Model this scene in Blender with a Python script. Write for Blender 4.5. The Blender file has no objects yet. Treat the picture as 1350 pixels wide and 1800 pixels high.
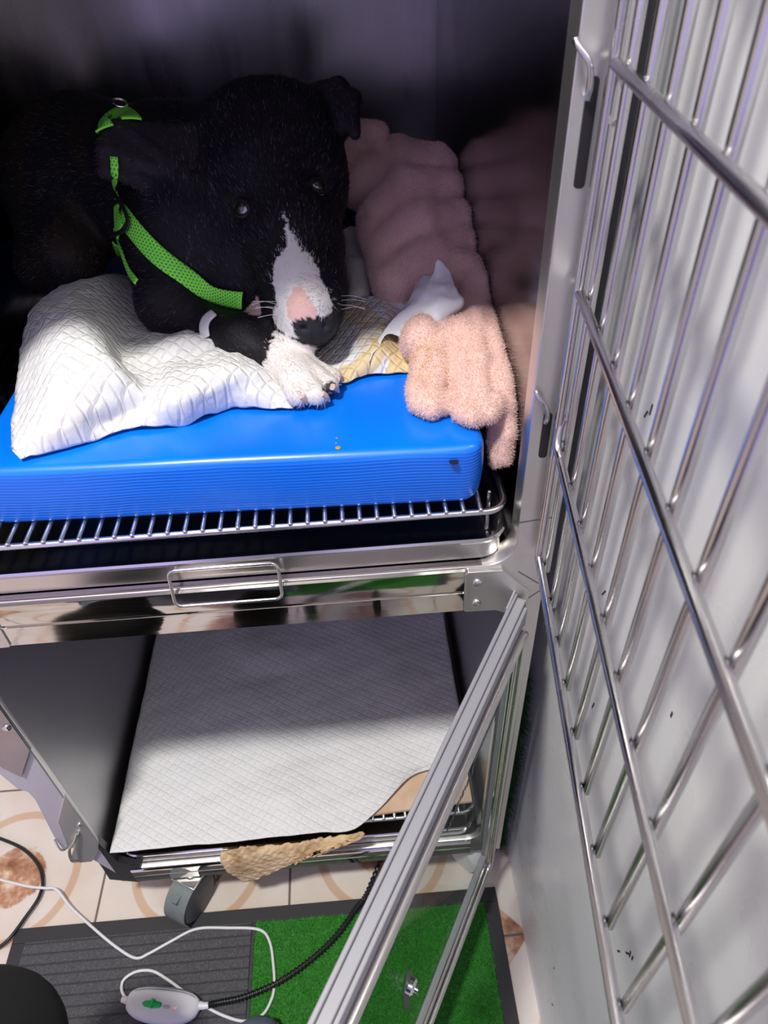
import bpy, bmesh, math, random
import numpy as np
from mathutils import Vector, Matrix
random.seed(7); rng = np.random.default_rng(7)
S = bpy.context.scene
COL = S.collection

# ------------------------------------------------------------------ camera
CAM = np.array([0.0, -0.6, 1.58]); F = 1247.06
RM = np.array([[0.996931, -0.073251, 0.027621], [-0.06931, -0.661846, 0.746428], [-0.036396, -0.746052, -0.664892]])
cd = bpy.data.cameras.new('camera'); cam = bpy.data.objects.new('camera', cd); COL.objects.link(cam)
cd.sensor_fit = 'HORIZONTAL'; cd.sensor_width = 36; cd.lens = F / 1350 * 36; cd.clip_start = 0.01
M = Matrix.Identity(4)
for i in range(3):
    M[i][0] = RM[i, 0]; M[i][1] = -RM[i, 1]; M[i][2] = -RM[i, 2]; M[i][3] = CAM[i]
cam.matrix_world = M
cd.dof.use_dof = True; cd.dof.focus_distance = 0.93; cd.dof.aperture_fstop = 11
S.camera = cam
S.view_settings.view_transform = 'Standard'; S.view_settings.look = 'None'
S.view_settings.gamma = 1; S.view_settings.use_curve_mapping = False
S.view_settings.exposure = 0.0

# ------------------------------------------------------------------ world and light
w = bpy.data.worlds.new('world'); S.world = w; w.use_nodes = True
wb = w.node_tree.nodes['Background']; wb.inputs[0].default_value = (0.60, 0.52, 1.0, 1); wb.inputs[1].default_value = 1.3
LIGHT = (-0.72, -0.90, 3.50)
ld = bpy.data.lights.new('ceiling_lamp', 'AREA'); ld.shape = 'DISK'; ld.size = 0.27; ld.energy = 94; ld.color = (1, 0.975, 0.92)

def pz(px, py, z):
    if z > 1.105: z -= .0105      # everything that rests on the mattress follows its top
    r = RM @ np.array([px - 675, py - 900, F]); return CAM + r * (z - CAM[2]) / r[2]
def pyy(px, py, y):
    r = RM @ np.array([px - 675, py - 900, F]); return CAM + r * (y - CAM[1]) / r[1]
def pd(px, py, d):
    r = RM @ np.array([px - 675, py - 900, F]); return CAM + r * d / F
def project(P):
    c = (np.asarray(P) - CAM) @ RM
    return np.stack([675 + F * c[..., 0] / c[..., 2], 900 + F * c[..., 1] / c[..., 2]], -1)

# ------------------------------------------------------------------ materials
def mat(name, col, rough=0.5, metal=0.0, **k):
    m = bpy.data.materials.new(name); m.use_nodes = True
    b = m.node_tree.nodes['Principled BSDF']
    b.inputs['Base Color'].default_value = (*col, 1); b.inputs['Roughness'].default_value = rough; b.inputs['Metallic'].default_value = metal
    for kk, v in k.items(): b.inputs[kk.replace('_', ' ')].default_value = v
    return m
def N(m, t, **k):
    n = m.node_tree.nodes.new(t)
    for a, v in k.items(): setattr(n, a, v)
    return n
def L(m, a, b): m.node_tree.links.new(a, b)
def bsdf(m): return m.node_tree.nodes['Principled BSDF']
def coords(m, scale=(1, 1, 1), rot=(0, 0, 0)):
    t = N(m, 'ShaderNodeTexCoord'); mp = N(m, 'ShaderNodeMapping'); mp.inputs['Scale'].default_value = scale; mp.inputs['Rotation'].default_value = rot
    L(m, t.outputs['Object'], mp.inputs[0]); return mp.outputs[0]
def noise(m, co, scale, detail=3, rough=.5):
    n = N(m, 'ShaderNodeTexNoise'); n.inputs['Scale'].default_value = scale; n.inputs['Detail'].default_value = detail; n.inputs['Roughness'].default_value = rough
    L(m, co, n.inputs['Vector']); return n.outputs[0]
def ramp(m, fac, stops):
    r = N(m, 'ShaderNodeValToRGB'); cr = r.color_ramp
    while len(cr.elements) < len(stops): cr.elements.new(0.5)
    for e, (p, c) in zip(cr.elements, stops):
        e.position = p; e.color = (*c, 1) if len(c) == 3 else c
    L(m, fac, r.inputs[0]); return r.outputs[0]
def bump(m, h, strength, dist=0.001, after=None):
    b = N(m, 'ShaderNodeBump'); b.inputs['Strength'].default_value = strength; b.inputs['Distance'].default_value = dist
    L(m, h, b.inputs['Height'])
    if after is not None: L(m, after, b.inputs['Normal'])
    L(m, b.outputs[0], bsdf(m).inputs['Normal']); return b.outputs[0]
def mixc(m, fac, a, b, mode='MIX'):
    n = N(m, 'ShaderNodeMix', data_type='RGBA', blend_type=mode)
    for s, v in ((n.inputs[0], fac), (n.inputs[6], a), (n.inputs[7], b)):
        if hasattr(v, 'is_linked'): L(m, v, s)
        elif isinstance(v, tuple): s.default_value = (*v, 1)
        else: s.default_value = v
    return n.outputs[2]
def math_(m, op, a, b=None):
    n = N(m, 'ShaderNodeMath', operation=op)
    for s, v in ((n.inputs[0], a), (n.inputs[1], b)):
        if v is None: continue
        if hasattr(v, 'is_linked'): L(m, v, s)
        else: s.default_value = v
    return n.outputs[0]

def steel(name, col, rough, stretch=(1, 1, 1), var=0.1, bmp=0.0):
    m = mat(name, col, rough, 1.0)
    n = noise(m, coords(m, stretch), 14, 4)
    r = ramp(m, n, [(0.3, (max(rough - var, .02),) * 3), (0.75, (rough + var,) * 3)])
    L(m, r, bsdf(m).inputs['Roughness'])
    if bmp: bump(m, noise(m, coords(m, stretch), 30, 3), bmp, 0.0006)
    return m
STEEL_WIRE = steel('polished wire steel', (.60, .59, .60), .24, (1, 1, 1), .10, .15)
STEEL_RACK = steel('rack steel', (.66, .66, .66), .28, (1, 1, 1), .08, .1)
STEEL_MIRROR = steel('mirror steel', (.62, .60, .56), .07, (.6, 1, 3), .05, .12)
STEEL_POST = steel('brushed post steel', (.72, .71, .68), .38, (6, 1, .3), .05)
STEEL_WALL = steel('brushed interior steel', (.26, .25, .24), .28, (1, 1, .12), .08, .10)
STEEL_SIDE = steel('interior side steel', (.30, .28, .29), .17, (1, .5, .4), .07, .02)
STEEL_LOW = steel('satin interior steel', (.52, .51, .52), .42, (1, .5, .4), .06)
STEEL_TRAY = steel('tray steel', (.64, .62, .60), .22, (.2, 1, 1), .08, .05)
SCREW = steel('screw steel', (.7, .7, .68), .22)
BLACK = mat('black', (.012, .012, .014), .5)
FILM = mat('lavender film', (.52, .51, .56), .42)
ALU = mat('satin aluminium profile', (.34, .34, .37), .5, .25)

# ------------------------------------------------------------------ mesh helpers
def link(name, me, m=None, parent=None, smooth=True):
    o = bpy.data.objects.new(name, me); COL.objects.link(o)
    if m is not None:
        for mm in (m if isinstance(m, (list, tuple)) else [m]): me.materials.append(mm)
    if smooth:
        me.polygons.foreach_set('use_smooth', [True] * len(me.polygons))
        try: me.set_sharp_from_angle(angle=math.radians(38))
        except Exception: pass
    if parent: o.parent = parent
    return o
def mk(name, vs, fs, m=None, parent=None, smooth=True):
    me = bpy.data.meshes.new(name); me.from_pydata([tuple(map(float, v)) for v in vs], [], [tuple(map(int, f)) for f in fs]); me.update()
    return link(name, me, m, parent, smooth)
def thing(name, label, cat, group=None, loc=(0, 0, 0)):
    o = bpy.data.objects.new(name, None); o.empty_display_size = .05; COL.objects.link(o); o.location = loc
    return tag(o, label, cat, group)
def tag(o, label, cat, group=None):
    o['label'] = label; o['category'] = cat
    if group: o['group'] = group
    return o
def structure(o): o['kind'] = 'structure'; return o
class MB:
    def __init__(s): s.v = []; s.f = []
    def add(s, vs, fs):
        n = len(s.v); s.v += [tuple(map(float, v)) for v in vs]; s.f += [tuple(i + n for i in f) for f in fs]
    def box(s, a, b):
        x0, y0, z0 = a; x1, y1, z1 = b
        s.add([(x0, y0, z0), (x1, y0, z0), (x1, y1, z0), (x0, y1, z0), (x0, y0, z1), (x1, y0, z1), (x1, y1, z1), (x0, y1, z1)],
              [(0, 3, 2, 1), (4, 5, 6, 7), (0, 1, 5, 4), (1, 2, 6, 5), (2, 3, 7, 6), (3, 0, 4, 7)])
    def tube(s, pts, r, n=12, closed=False, caps=True):
        pts = [np.array(p, float) for p in pts]; k = len(pts)
        rr = r if hasattr(r, '__len__') else [r] * k
        T = []
        for i in range(k):
            a = pts[(i - 1) % k] if (closed or i > 0) else pts[i]; b = pts[(i + 1) % k] if (closed or i < k - 1) else pts[i]
            t = b - a; T.append(t / (np.linalg.norm(t) + 1e-12))
        u = np.cross(T[0], [0, 0, 1]); 
        if np.linalg.norm(u) < .1: u = np.cross(T[0], [0, 1, 0])
        u /= np.linalg.norm(u); vs = []
        for i in range(k):
            u = u - T[i] * (u @ T[i]); u /= np.linalg.norm(u); v = np.cross(T[i], u)
            for j in range(n):
                a = 2 * math.pi * j / n; vs.append(pts[i] + rr[i] * (math.cos(a) * u + math.sin(a) * v))
        fs = []
        for i in range(k if closed else k - 1):
            i2 = (i + 1) % k
            for j in range(n): fs.append((i * n + j, i * n + (j + 1) % n, i2 * n + (j + 1) % n, i2 * n + j))
        if not closed and caps: fs += [tuple(range(n - 1, -1, -1)), tuple((k - 1) * n + j for j in range(n))]
        s.add(vs, fs)
    def rod(s, a, b, r, n=12, dome=.6):
        a = np.array(a, float); b = np.array(b, float); t = (b - a) / np.linalg.norm(b - a)
        s.tube([a - t * r * dome, a - t * r * dome * .6, a, b, b + t * r * dome * .6, b + t * r * dome], [r * .35, r * .8, r, r, r * .8, r * .35], n)
    def prism(s, poly, y0, y1):   # polygon in x,z
        n = len(poly)
        s.add([(x, y0, z) for x, z in poly] + [(x, y1, z) for x, z in poly],
              [tuple(range(n)), tuple(range(2 * n - 1, n - 1, -1))] + [(i, i + n, (i + 1) % n + n, (i + 1) % n) for i in range(n)])
    def build(s, name, m, parent=None, bevel=0, seg=2, smooth=True):
        o = mk(name, s.v, s.f, m, parent, smooth)
        bm = bmesh.new(); bm.from_mesh(o.data); bmesh.ops.recalc_face_normals(bm, faces=bm.faces); bm.to_mesh(o.data); bm.free()
        if bevel:
            b = o.modifiers.new('bevel', 'BEVEL'); b.width = bevel; b.segments = seg; b.limit_method = 'ANGLE'; b.angle_limit = math.radians(40)
        return o
def spline(P, k=8, closed=False):
    P = [np.array(p, float) for p in P]; n = len(P); out = []
    for i in range(n if closed else n - 1):
        p0 = P[(i - 1) % n] if (closed or i > 0) else 2 * P[0] - P[1]; p1 = P[i]; p2 = P[(i + 1) % n]
        p3 = P[(i + 2) % n] if (closed or i < n - 2) else 2 * P[-1] - P[-2]
        for j in range(k):
            t = j / k; out.append(.5 * (2 * p1 + (p2 - p0) * t + (2 * p0 - 5 * p1 + 4 * p2 - p3) * t * t + (3 * p1 - p0 - 3 * p2 + p3) * t ** 3))
    if not closed: out.append(P[-1])
    return out
def rrect(x0, x1, z0, z1, r, k=8):
    out = []
    for cx, cz, a0 in ((x1 - r, z1 - r, 0), (x0 + r, z1 - r, 90), (x0 + r, z0 + r, 180), (x1 - r, z0 + r, 270)):
        for j in range(k + 1):
            a = math.radians(a0 + 90 * j / k); out.append((cx + r * math.cos(a), cz + r * math.sin(a)))
    return out

# ------------------------------------------------------------------ implicit surfaces (organic bodies)
def s_caps(P, a, b, ra, rb):
    ab = b - a; h = np.clip((P - a) @ ab / (ab @ ab + 1e-12), 0, 1)
    return np.linalg.norm(P - a - h[..., None] * ab, axis=-1) - (ra + (rb - ra) * h)
def s_ell(P, c, Rt, rad):
    q = (P - c) @ Rt; k0 = np.linalg.norm(q / rad, axis=-1); k1 = np.linalg.norm(q / (rad * rad), axis=-1) + 1e-9
    return k0 * (k0 - 1) / k1
def s_tri(P, a, b, c, r):
    ba = b - a; cb = c - b; ac = a - c; nor = np.cross(ba, ac)
    pa = P - a; pb = P - b; pc = P - c
    inside = (np.sign(pa @ np.cross(ba, nor)) + np.sign(pb @ np.cross(cb, nor)) + np.sign(pc @ np.cross(ac, nor))) < 2
    def seg(e, p): h = np.clip(p @ e / (e @ e), 0, 1); q = e * h[..., None] - p; return (q * q).sum(-1)
    d1 = np.minimum(np.minimum(seg(ba, pa), seg(cb, pb)), seg(ac, pc)); d2 = (pa @ nor) ** 2 / (nor @ nor)
    return np.sqrt(np.where(inside, d1, d2)) - r
def smin(a, b, k):
    h = np.clip(.5 + .5 * (b - a) / k, 0, 1); return b + (a - b) * h - k * h * (1 - h)
def smax(a, b, k): return -smin(-a, -b, k)
def nets(fn, lo, hi, h):
    lo = np.array(lo, float); n = np.ceil((np.array(hi) - lo) / h).astype(int) + 1
    xs = [lo[i] + h * np.arange(n[i]) for i in range(3)]
    V = np.empty(n, np.float32)
    for i in range(0, n[0], 8):
        g = np.stack(np.meshgrid(xs[0][i:i + 8], xs[1], xs[2], indexing='ij'), -1); V[i:i + 8] = fn(g)
    ins = V < 0
    c = [ins[:-1, :-1, :-1], ins[1:, :-1, :-1], ins[:-1, 1:, :-1], ins[1:, 1:, :-1], ins[:-1, :-1, 1:], ins[1:, :-1, 1:], ins[:-1, 1:, 1:], ins[1:, 1:, 1:]]
    su = sum(x.astype(np.int8) for x in c); act = (su > 0) & (su < 8)
    idx = -np.ones(act.shape, int); ijk = np.argwhere(act); idx[tuple(ijk.T)] = np.arange(len(ijk))
    off = np.array([(0, 0, 0), (1, 0, 0), (0, 1, 0), (1, 1, 0), (0, 0, 1), (1, 0, 1), (0, 1, 1), (1, 1, 1)])
    cv = np.stack([V[tuple((ijk + o).T)] for o in off], 1)
    acc = np.zeros((len(ijk), 3)); cnt = np.zeros(len(ijk))
    for a, b in ((0, 1), (2, 3), (4, 5), (6, 7), (0, 2), (1, 3), (4, 6), (5, 7), (0, 4), (1, 5), (2, 6), (3, 7)):
        va, vb = cv[:, a], cv[:, b]; m = (va < 0) != (vb < 0); t = np.where(m, va / np.where(m, va - vb, 1), 0)
        acc += m[:, None] * (off[a] + t[:, None] * (off[b] - off[a])); cnt += m
    verts = lo + h * (ijk + acc / cnt[:, None])
    faces = []
    for ax in range(3):
        b1, b2 = [(1, 2), (2, 0), (0, 1)][ax]
        A = np.take(ins, range(n[ax] - 1), ax); B = np.take(ins, range(1, n[ax]), ax); cr = np.argwhere(A != B)
        cr = cr[(cr[:, b1] > 0) & (cr[:, b2] > 0) & (cr[:, b1] < n[b1] - 1) & (cr[:, b2] < n[b2] - 1)]
        e1 = np.eye(3, dtype=int)[b1]; e2 = np.eye(3, dtype=int)[b2]
        q = np.stack([idx[tuple((cr - e1 - e2).T)], idx[tuple((cr - e2).T)], idx[tuple(cr.T)], idx[tuple((cr - e1).T)]], 1)
        flip = ~A[tuple(cr.T)]; q[flip] = q[flip][:, ::-1]; faces.append(q)
    return verts, np.concatenate(faces)
def npmesh(name, V, Fq, m=None, parent=None):
    k = Fq.shape[1]; me = bpy.data.meshes.new(name); me.vertices.add(len(V)); me.vertices.foreach_set('co', np.ascontiguousarray(V, np.float32).ravel())
    me.loops.add(Fq.size); me.loops.foreach_set('vertex_index', Fq.ravel().astype(np.int32))
    me.polygons.add(len(Fq)); me.polygons.foreach_set('loop_start', np.arange(0, Fq.size, k, dtype=np.int32)); me.polygons.foreach_set('loop_total', np.full(len(Fq), k, np.int32))
    me.polygons.foreach_set('use_smooth', np.ones(len(Fq), bool)); me.update(calc_edges=True); me.validate()
    o = bpy.data.objects.new(name, me); COL.objects.link(o)
    if m: me.materials.append(m)
    if parent: o.parent = parent
    return o
def grad(fn, P, e=.0015):
    g = np.stack([fn(P + np.eye(3)[i] * e) - fn(P - np.eye(3)[i] * e) for i in range(3)], -1)
    return g / (np.linalg.norm(g, axis=-1, keepdims=True) + 1e-9)
def setcol(o, C, name='Col'):
    a = o.data.color_attributes.new(name, 'FLOAT_COLOR', 'POINT')
    a.data.foreach_set('color', np.concatenate([C, np.ones((len(C), 1))], 1).astype(np.float32).ravel())
def vcolmat(name, rough=.6, **k):
    m = mat(name, (1, 1, 1), rough, **k); a = N(m, 'ShaderNodeAttribute', attribute_name='Col'); L(m, a.outputs[0], bsdf(m).inputs['Base Color']); return m
def hairs(name, V, Fq, fn, count, length, width, colfn, m, parent, flow=None, keep=None, curl=.35, lay=.8):
    tri = Fq; A = V[tri]; ar = np.linalg.norm(np.cross(A[:, 2] - A[:, 0], A[:, 3] - A[:, 1]), axis=1)
    if keep is not None: ar = ar * keep(A.mean(1))
    f = rng.choice(len(tri), count, p=ar / ar.sum()); u, v = rng.random((2, count, 1)); Q = A[f]
    P = Q[:, 0] * (1 - u) * (1 - v) + Q[:, 1] * u * (1 - v) + Q[:, 2] * u * v + Q[:, 3] * (1 - u) * v
    n = grad(fn, P); rn = rng.normal(size=(count, 3)) * curl
    d = n + rn
    if flow is not None:
        fl = flow(P); fl = fl - n * (fl * n).sum(1, keepdims=True); fl /= np.linalg.norm(fl, axis=1, keepdims=True) + 1e-9; d = n * (1 - lay) + fl * lay + rn * .5
    d /= np.linalg.norm(d, axis=1, keepdims=True)
    ln = length * (.5 + rng.random((count, 1)))
    if callable(colfn): C = colfn(P)
    side = np.cross(d, n + rng.normal(size=(count, 3)) * .3); side /= np.linalg.norm(side, axis=1, keepdims=True) + 1e-9
    b = P - n * .001; mid = b + d * ln * .55 + n * ln * .06; tip = b + d * ln + rng.normal(size=(count, 3)) * ln * .12
    W = np.stack([b - side * width / 2, b + side * width / 2, mid + side * width * .4, tip, mid - side * width * .4], 1).reshape(-1, 3)
    I = np.arange(count)[:, None] * 5
    F3 = np.concatenate([I + [0, 1, 2], I + [0, 2, 4], I + [4, 2, 3]], 0)
    o = npmesh(name, W, F3, m, parent); setcol(o, np.repeat(C, 5, 0)); return o
def vnoise(P, s, seed=0):
    P = P * s; a = np.random.default_rng(seed); r = 0
    for k in range(4):
        w_ = a.normal(size=3) * (1 + k * .6); r = r + np.sin(P @ w_ + a.random() * 6 + 1.5 * np.sin(P @ a.normal(size=3) * 1.3 + a.random() * 6))
    return r / 4
def inpoly(pts, poly):
    x, y = pts[..., 0], pts[..., 1]; r = np.zeros(x.shape, bool); n = len(poly)
    for i in range(n):
        x1, y1 = poly[i]; x2, y2 = poly[(i + 1) % n]
        c = ((y1 > y) != (y2 > y)) & (x < (x2 - x1) * (y - y1) / (y2 - y1 + 1e-12) + x1); r ^= c
    return r

# ------------------------------------------------------------------ the room
def plane(name, co, m):
    return structure(mk(name, co, [(0, 1, 2, 3)], m, smooth=False))
# tiles: cream marble with brown stone patches and circular bands
TILE = mat('marble tile', (.8, .7, .6), .28)
tc = coords(TILE)
sep = N(TILE, 'ShaderNodeSeparateXYZ'); L(TILE, tc, sep.inputs[0])
X, Yc = sep.outputs[0], sep.outputs[1]
def cell(v, off, size): return math_(TILE, 'FRACT', math_(TILE, 'DIVIDE', math_(TILE, 'ADD', v, off), size))
TS = .40
cx = math_(TILE, 'SUBTRACT', cell(X, 1.015, TS), .5); cy = math_(TILE, 'SUBTRACT', cell(Yc, 1.72, TS), .5)
rad = math_(TILE, 'SQRT', math_(TILE, 'ADD', math_(TILE, 'MULTIPLY', cx, cx), math_(TILE, 'MULTIPLY', cy, cy)))
nz = noise(TILE, tc, 5, 6); nz2 = noise(TILE, tc, 26, 6, .65)
stone = ramp(TILE, nz2, [(.3, (.20, .075, .035)), (.5, (.48, .25, .15)), (.68, (.78, .62, .47))])
cream = ramp(TILE, nz, [(.3, (.66, .55, .46)), (.6, (.74, .68, .62)), (.8, (.58, .40, .32))])
tan = ramp(TILE, nz, [(.3, (.55, .36, .24)), (.7, (.68, .50, .36))])
radn = math_(TILE, 'ADD', rad, math_(TILE, 'MULTIPLY', nz2, .10))
c1 = mixc(TILE, ramp(TILE, radn, [(.205, (1,) * 3), (.215, (0,) * 3)]), cream, stone)
band = ramp(TILE, rad, [(.312, (0,) * 3), (.318, (1,) * 3), (.355, (1,) * 3), (.361, (0,) * 3)])
c2 = mixc(TILE, band, c1, tan)
dg = math_(TILE, 'ADD', math_(TILE, 'ABSOLUTE', cx), math_(TILE, 'ABSOLUTE', cy))
c3 = mixc(TILE, ramp(TILE, dg, [(.79, (0,) * 3), (.80, (1,) * 3)]), c2, stone)
mx = math_(TILE, 'MAXIMUM', math_(TILE, 'ABSOLUTE', cx), math_(TILE, 'ABSOLUTE', cy))
c4 = mixc(TILE, ramp(TILE, mx, [(.492, (0,) * 3), (.495, (1,) * 3)]), c3, (.16, .12, .10))
L(TILE, c4, bsdf(TILE).inputs['Base Color'])
plane('floor', [(-2.6, -2.6, 0), (.255, -2.6, 0), (.255, 1.25, 0), (-2.6, 1.25, 0)], TILE)
PANEL = mat('glossy grey white panel', (.58, .60, .59), .22)
pc = coords(PANEL)
L(PANEL, ramp(PANEL, noise(PANEL, pc, 3.5, 3), [(.35, (.72, .73, .74)), (.65, (.80, .82, .80))]), bsdf(PANEL).inputs['Base Color'])
L(PANEL, ramp(PANEL, noise(PANEL, pc, 9, 4), [(.3, (.2,) * 3), (.7, (.4,) * 3)]), bsdf(PANEL).inputs['Roughness'])
wr = MB(); wr.box((.255, -2.6, 0), (.30, 1.25, 3.56)); structure(wr.build('wall_right', PANEL, smooth=False))
WALL = mat('warm grey plaster', (.50, .47, .44), .8)
b_ = bump(WALL, noise(WALL, coords(WALL), 60), .15)
plane('wall_back', [(-2.6, 1.25, 0), (.255, 1.25, 0), (.255, 1.25, 3.56), (-2.6, 1.25, 3.56)], WALL)
plane('wall_left', [(-2.6, -2.6, 0), (-2.6, 1.25, 0), (-2.6, 1.25, 3.56), (-2.6, -2.6, 3.56)], WALL)
plane('ceiling', [(-2.6, -2.6, 3.56), (-2.6, 1.25, 3.56), (.255, 1.25, 3.56), (.255, -2.6, 3.56)], WALL)
# lamp
lamp = thing('ceiling_light', 'small round white ceiling lamp above the open cage', 'lamp', loc=(LIGHT[0], LIGHT[1], 3.56))
mb = MB(); mb.tube([(0, 0, 0), (0, 0, -.03)], .15, 40); mb.build('housing', mat('lamp white', (.8, .8, .8), .5), lamp, .004)
lo = bpy.data.objects.new('lamp_light', ld); COL.objects.link(lo); lo.parent = lamp; lo.location = (0, 0, -.04)

# scuffs on the panel
SC = mat('dark scuff', (.06, .055, .05), .6)
mb = MB()
for px, py, l_ in ((1043, 1240, 9), (1088, 1672, 7), (1108, 1677, 8), (1104, 1676, 10), (1112, 1684, 6), (974, 1702, 4), (971, 1766, 5), (1181, 1256, 5), (1062, 1042, 9), (1145, 720, 8), (1136, 728, 6)):
    r = RM @ np.array([px - 675, py - 900, F]); p = CAM + r * (.255 - CAM[0]) / r[0]
    s_ = l_ * .0007; a = random.uniform(-.5, .5)
    c_ = [(p[0] - .0006, p[1] + u * .0012 + v * s_ * a, p[2] + v * s_) for u, v in ((-1, -1), (1, -1), (1, 1), (-1, 1))]
    mb.add(c_ + [(x + .0005, y, z) for x, y, z in c_], [(0, 1, 2, 3), (7, 6, 5, 4), (0, 4, 5, 1), (1, 5, 6, 2), (2, 6, 7, 3), (3, 7, 4, 0)])
structure(mb.build('trim_1', SC))

# ------------------------------------------------------------------ the cage bank
XL, XR = -.572, .221; IL, IR = -.53, .19; DEP = .90
TIERS = [(.174, .866, .12), (.944, 1.636, .905)]
cage = thing('animal_cage', 'two tier stainless steel animal cage bank on casters with both doors swung open', 'cage', loc=(0, 0, 0))
def part(name, mbx, m, bevel=0, parent=cage, **k): return mbx.build(name, m, parent, bevel, **k)
mb = MB(); mb.box((IL - .004, DEP, .13), (IR + .004, DEP + .004, .885)); part('back_wall', mb, STEEL_LOW)
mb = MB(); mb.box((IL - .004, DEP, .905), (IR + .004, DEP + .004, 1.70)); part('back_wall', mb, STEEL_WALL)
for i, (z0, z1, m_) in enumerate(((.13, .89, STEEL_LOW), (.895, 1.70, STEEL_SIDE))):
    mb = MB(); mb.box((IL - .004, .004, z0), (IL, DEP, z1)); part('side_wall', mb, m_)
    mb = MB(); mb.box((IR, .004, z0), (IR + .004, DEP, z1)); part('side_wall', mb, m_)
mb = MB(); mb.box((IL, .01, .89), (IR, DEP, .894)); part('divider_floor', mb, STEEL_LOW)
mb = MB(); mb.box((IL, .01, .135), (IR, DEP, .139)); part('bottom_floor', mb, STEEL_LOW)
mb = MB(); mb.box((XL, 0, 1.70), (XR, DEP + .01, 1.714)); part('roof', mb, STEEL_POST)
# shelf guides that carry racks and trays
for z in (.155, .925):
    for x0, x1 in ((IL, IL + .012), (IR - .012, IR)):
        mb = MB(); mb.box((x0, .03, z + .012), (x1, DEP, z + .018)); part('shelf_guide', mb, STEEL_LOW)
# front frame: rounded openings, with inward flange
def frame_ring(x0, x1, z0, z1, X0, X1, Z0, Z1, r, y, depth, lip=.006):
    inner = rrect(x0, x1, z0, z1, r, 10); outer = []
    cxm = (x0 + x1) / 2; czm = (z0 + z1) / 2
    for (x, z), q in zip(inner, range(len(inner))):
        k = q // 11; j = q % 11
        corner = [(X1, Z1), (X0, Z1), (X0, Z0), (X1, Z0)][k]
        t = j / 10
        if k in (0, 2): ox, oz = (corner[0], z) if t < .5 else (x, corner[1])
        else: ox, oz = (x, corner[1]) if t < .5 else (corner[0], z)
        if j == 5: ox, oz = corner
        outer.append((ox, oz))
    n = len(inner); V = []; Fc = []
    loops = [([(x, y, z) for x, z in outer]), ([(x, y, z) for x, z in inner])]
    ins = rrect(x0 + .001, x1 - .001, z0 + .001, z1 - .001, r, 10)
    loops.append([(x, y + .003, z) for x, z in ins]); loops.append([(x, y + depth, z) for x, z in ins])
    loops.append([(x, y + depth, z) for x, z in rrect(x0 - .004, x1 + .004, z0 - .004, z1 + .004, r, 10)])
    loops.append([(x, y + depth * .8, z) for x, z in outer]); 
    for l in loops: V += l
    m_ = len(loops)
    for i in range(m_):
        i2 = (i + 1) % m_
        for j in range(n): Fc.append((i * n + j, i * n + (j + 1) % n, i2 * n + (j + 1) % n, i2 * n + j))
    mm = MB(); mm.add(V, Fc); return mm
mb = frame_ring(-.522, .180, .944, 1.636, XL, XR, .905, 1.714, .035, 0, .03); part('front_frame', mb, STEEL_POST, .0008)
mb = frame_ring(-.5295, .180, .174, .866, -.5305, XR, .120, .905, .028, 0, .010); part('front_frame', mb, STEEL_POST, .0008)
# polished rail with groove between the tiers
def grooved_rail(x0, x1, z0, z1, zg, y):
    prof = [(y + .006, z0), (y, z0 + .002), (y, zg - .0025), (y + .003, zg - .001), (y + .003, zg + .001), (y, zg + .0025), (y, z1 - .004), (y - .001, z1 - .001), (y + .002, z1 + .001), (y + .008, z1)]
    m_ = MB(); n = len(prof); m_.add([(x0, a, b) for a, b in prof] + [(x1, a, b) for a, b in prof], [(i, i + 1, i + 1 + n, i + n) for i in range(n - 1)] + [tuple(range(n)), tuple(range(2 * n - 1, n - 1, -1))]); return m_
part('grooved_rail', grooved_rail(-.462, .118, .866, .943, .9035, -.004), STEEL_MIRROR)
part('grooved_rail', grooved_rail(-.50, .16, .121, .173, .147, -.004), STEEL_MIRROR)
mb = MB(); mb.box((-.462, .001, .9445), (.14, .030, .9455)); part('ledge', mb, STEEL_MIRROR)
# corner brackets with screws
def screw(parent, x, y, z, r=.0062, dirn='y'):
    s_ = MB(); k = 14
    ring = [(1.0, 0), (.95, -.0018), (.7, -.0032), (.35, -.0038)]
    V = []
    for q, h in ring:
        for j in range(24):
            a = 2 * math.pi * j / 24; V.append((x + r * q * math.cos(a), y + h, z + r * q * math.sin(a)))
    Fc = [(i * 24 + j, i * 24 + (j + 1) % 24, (i + 1) * 24 + (j + 1) % 24, (i + 1) * 24 + j) for i in range(3) for j in range(24)]
    Fc.append(tuple(72 + j for j in range(24))); s_.add(V, Fc); o = s_.build('screw', SCREW, parent)
    c = MB(); a = r * .5; b = r * .13
    c.box((x - a, y - .0042, z - b), (x + a, y - .0036, z + b)); c.box((x - b, y - .00425, z - a), (x + b, y - .0036, z + a))
    if parent.parent is None: c.build('screw_slot', BLACK, o)
    return o
for sx in (1, -1):
    mx_ = lambda x: x if sx == 1 else -.342 - x
    poly = [(.119, .870), (.122, .867), (.160, .866), (.172, .860), (.180, .845), (.186, .83), (.201, .858), (.203, .895), (.165, .940), (.122, .941), (.118, .937)]
    poly = [(mx_(a), b) for a, b in poly]
    if sx == -1: poly = poly[::-1]
    mb = MB(); mb.prism(poly, -.006, .001); br = part('corner_bracket', mb, STEEL_POST, .0008)
    screw(br, mx_(.134), -.006, .922); screw(br, mx_(.135), -.006, .884)
screw(cage, .200, -.0005, .828, .005)
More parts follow.
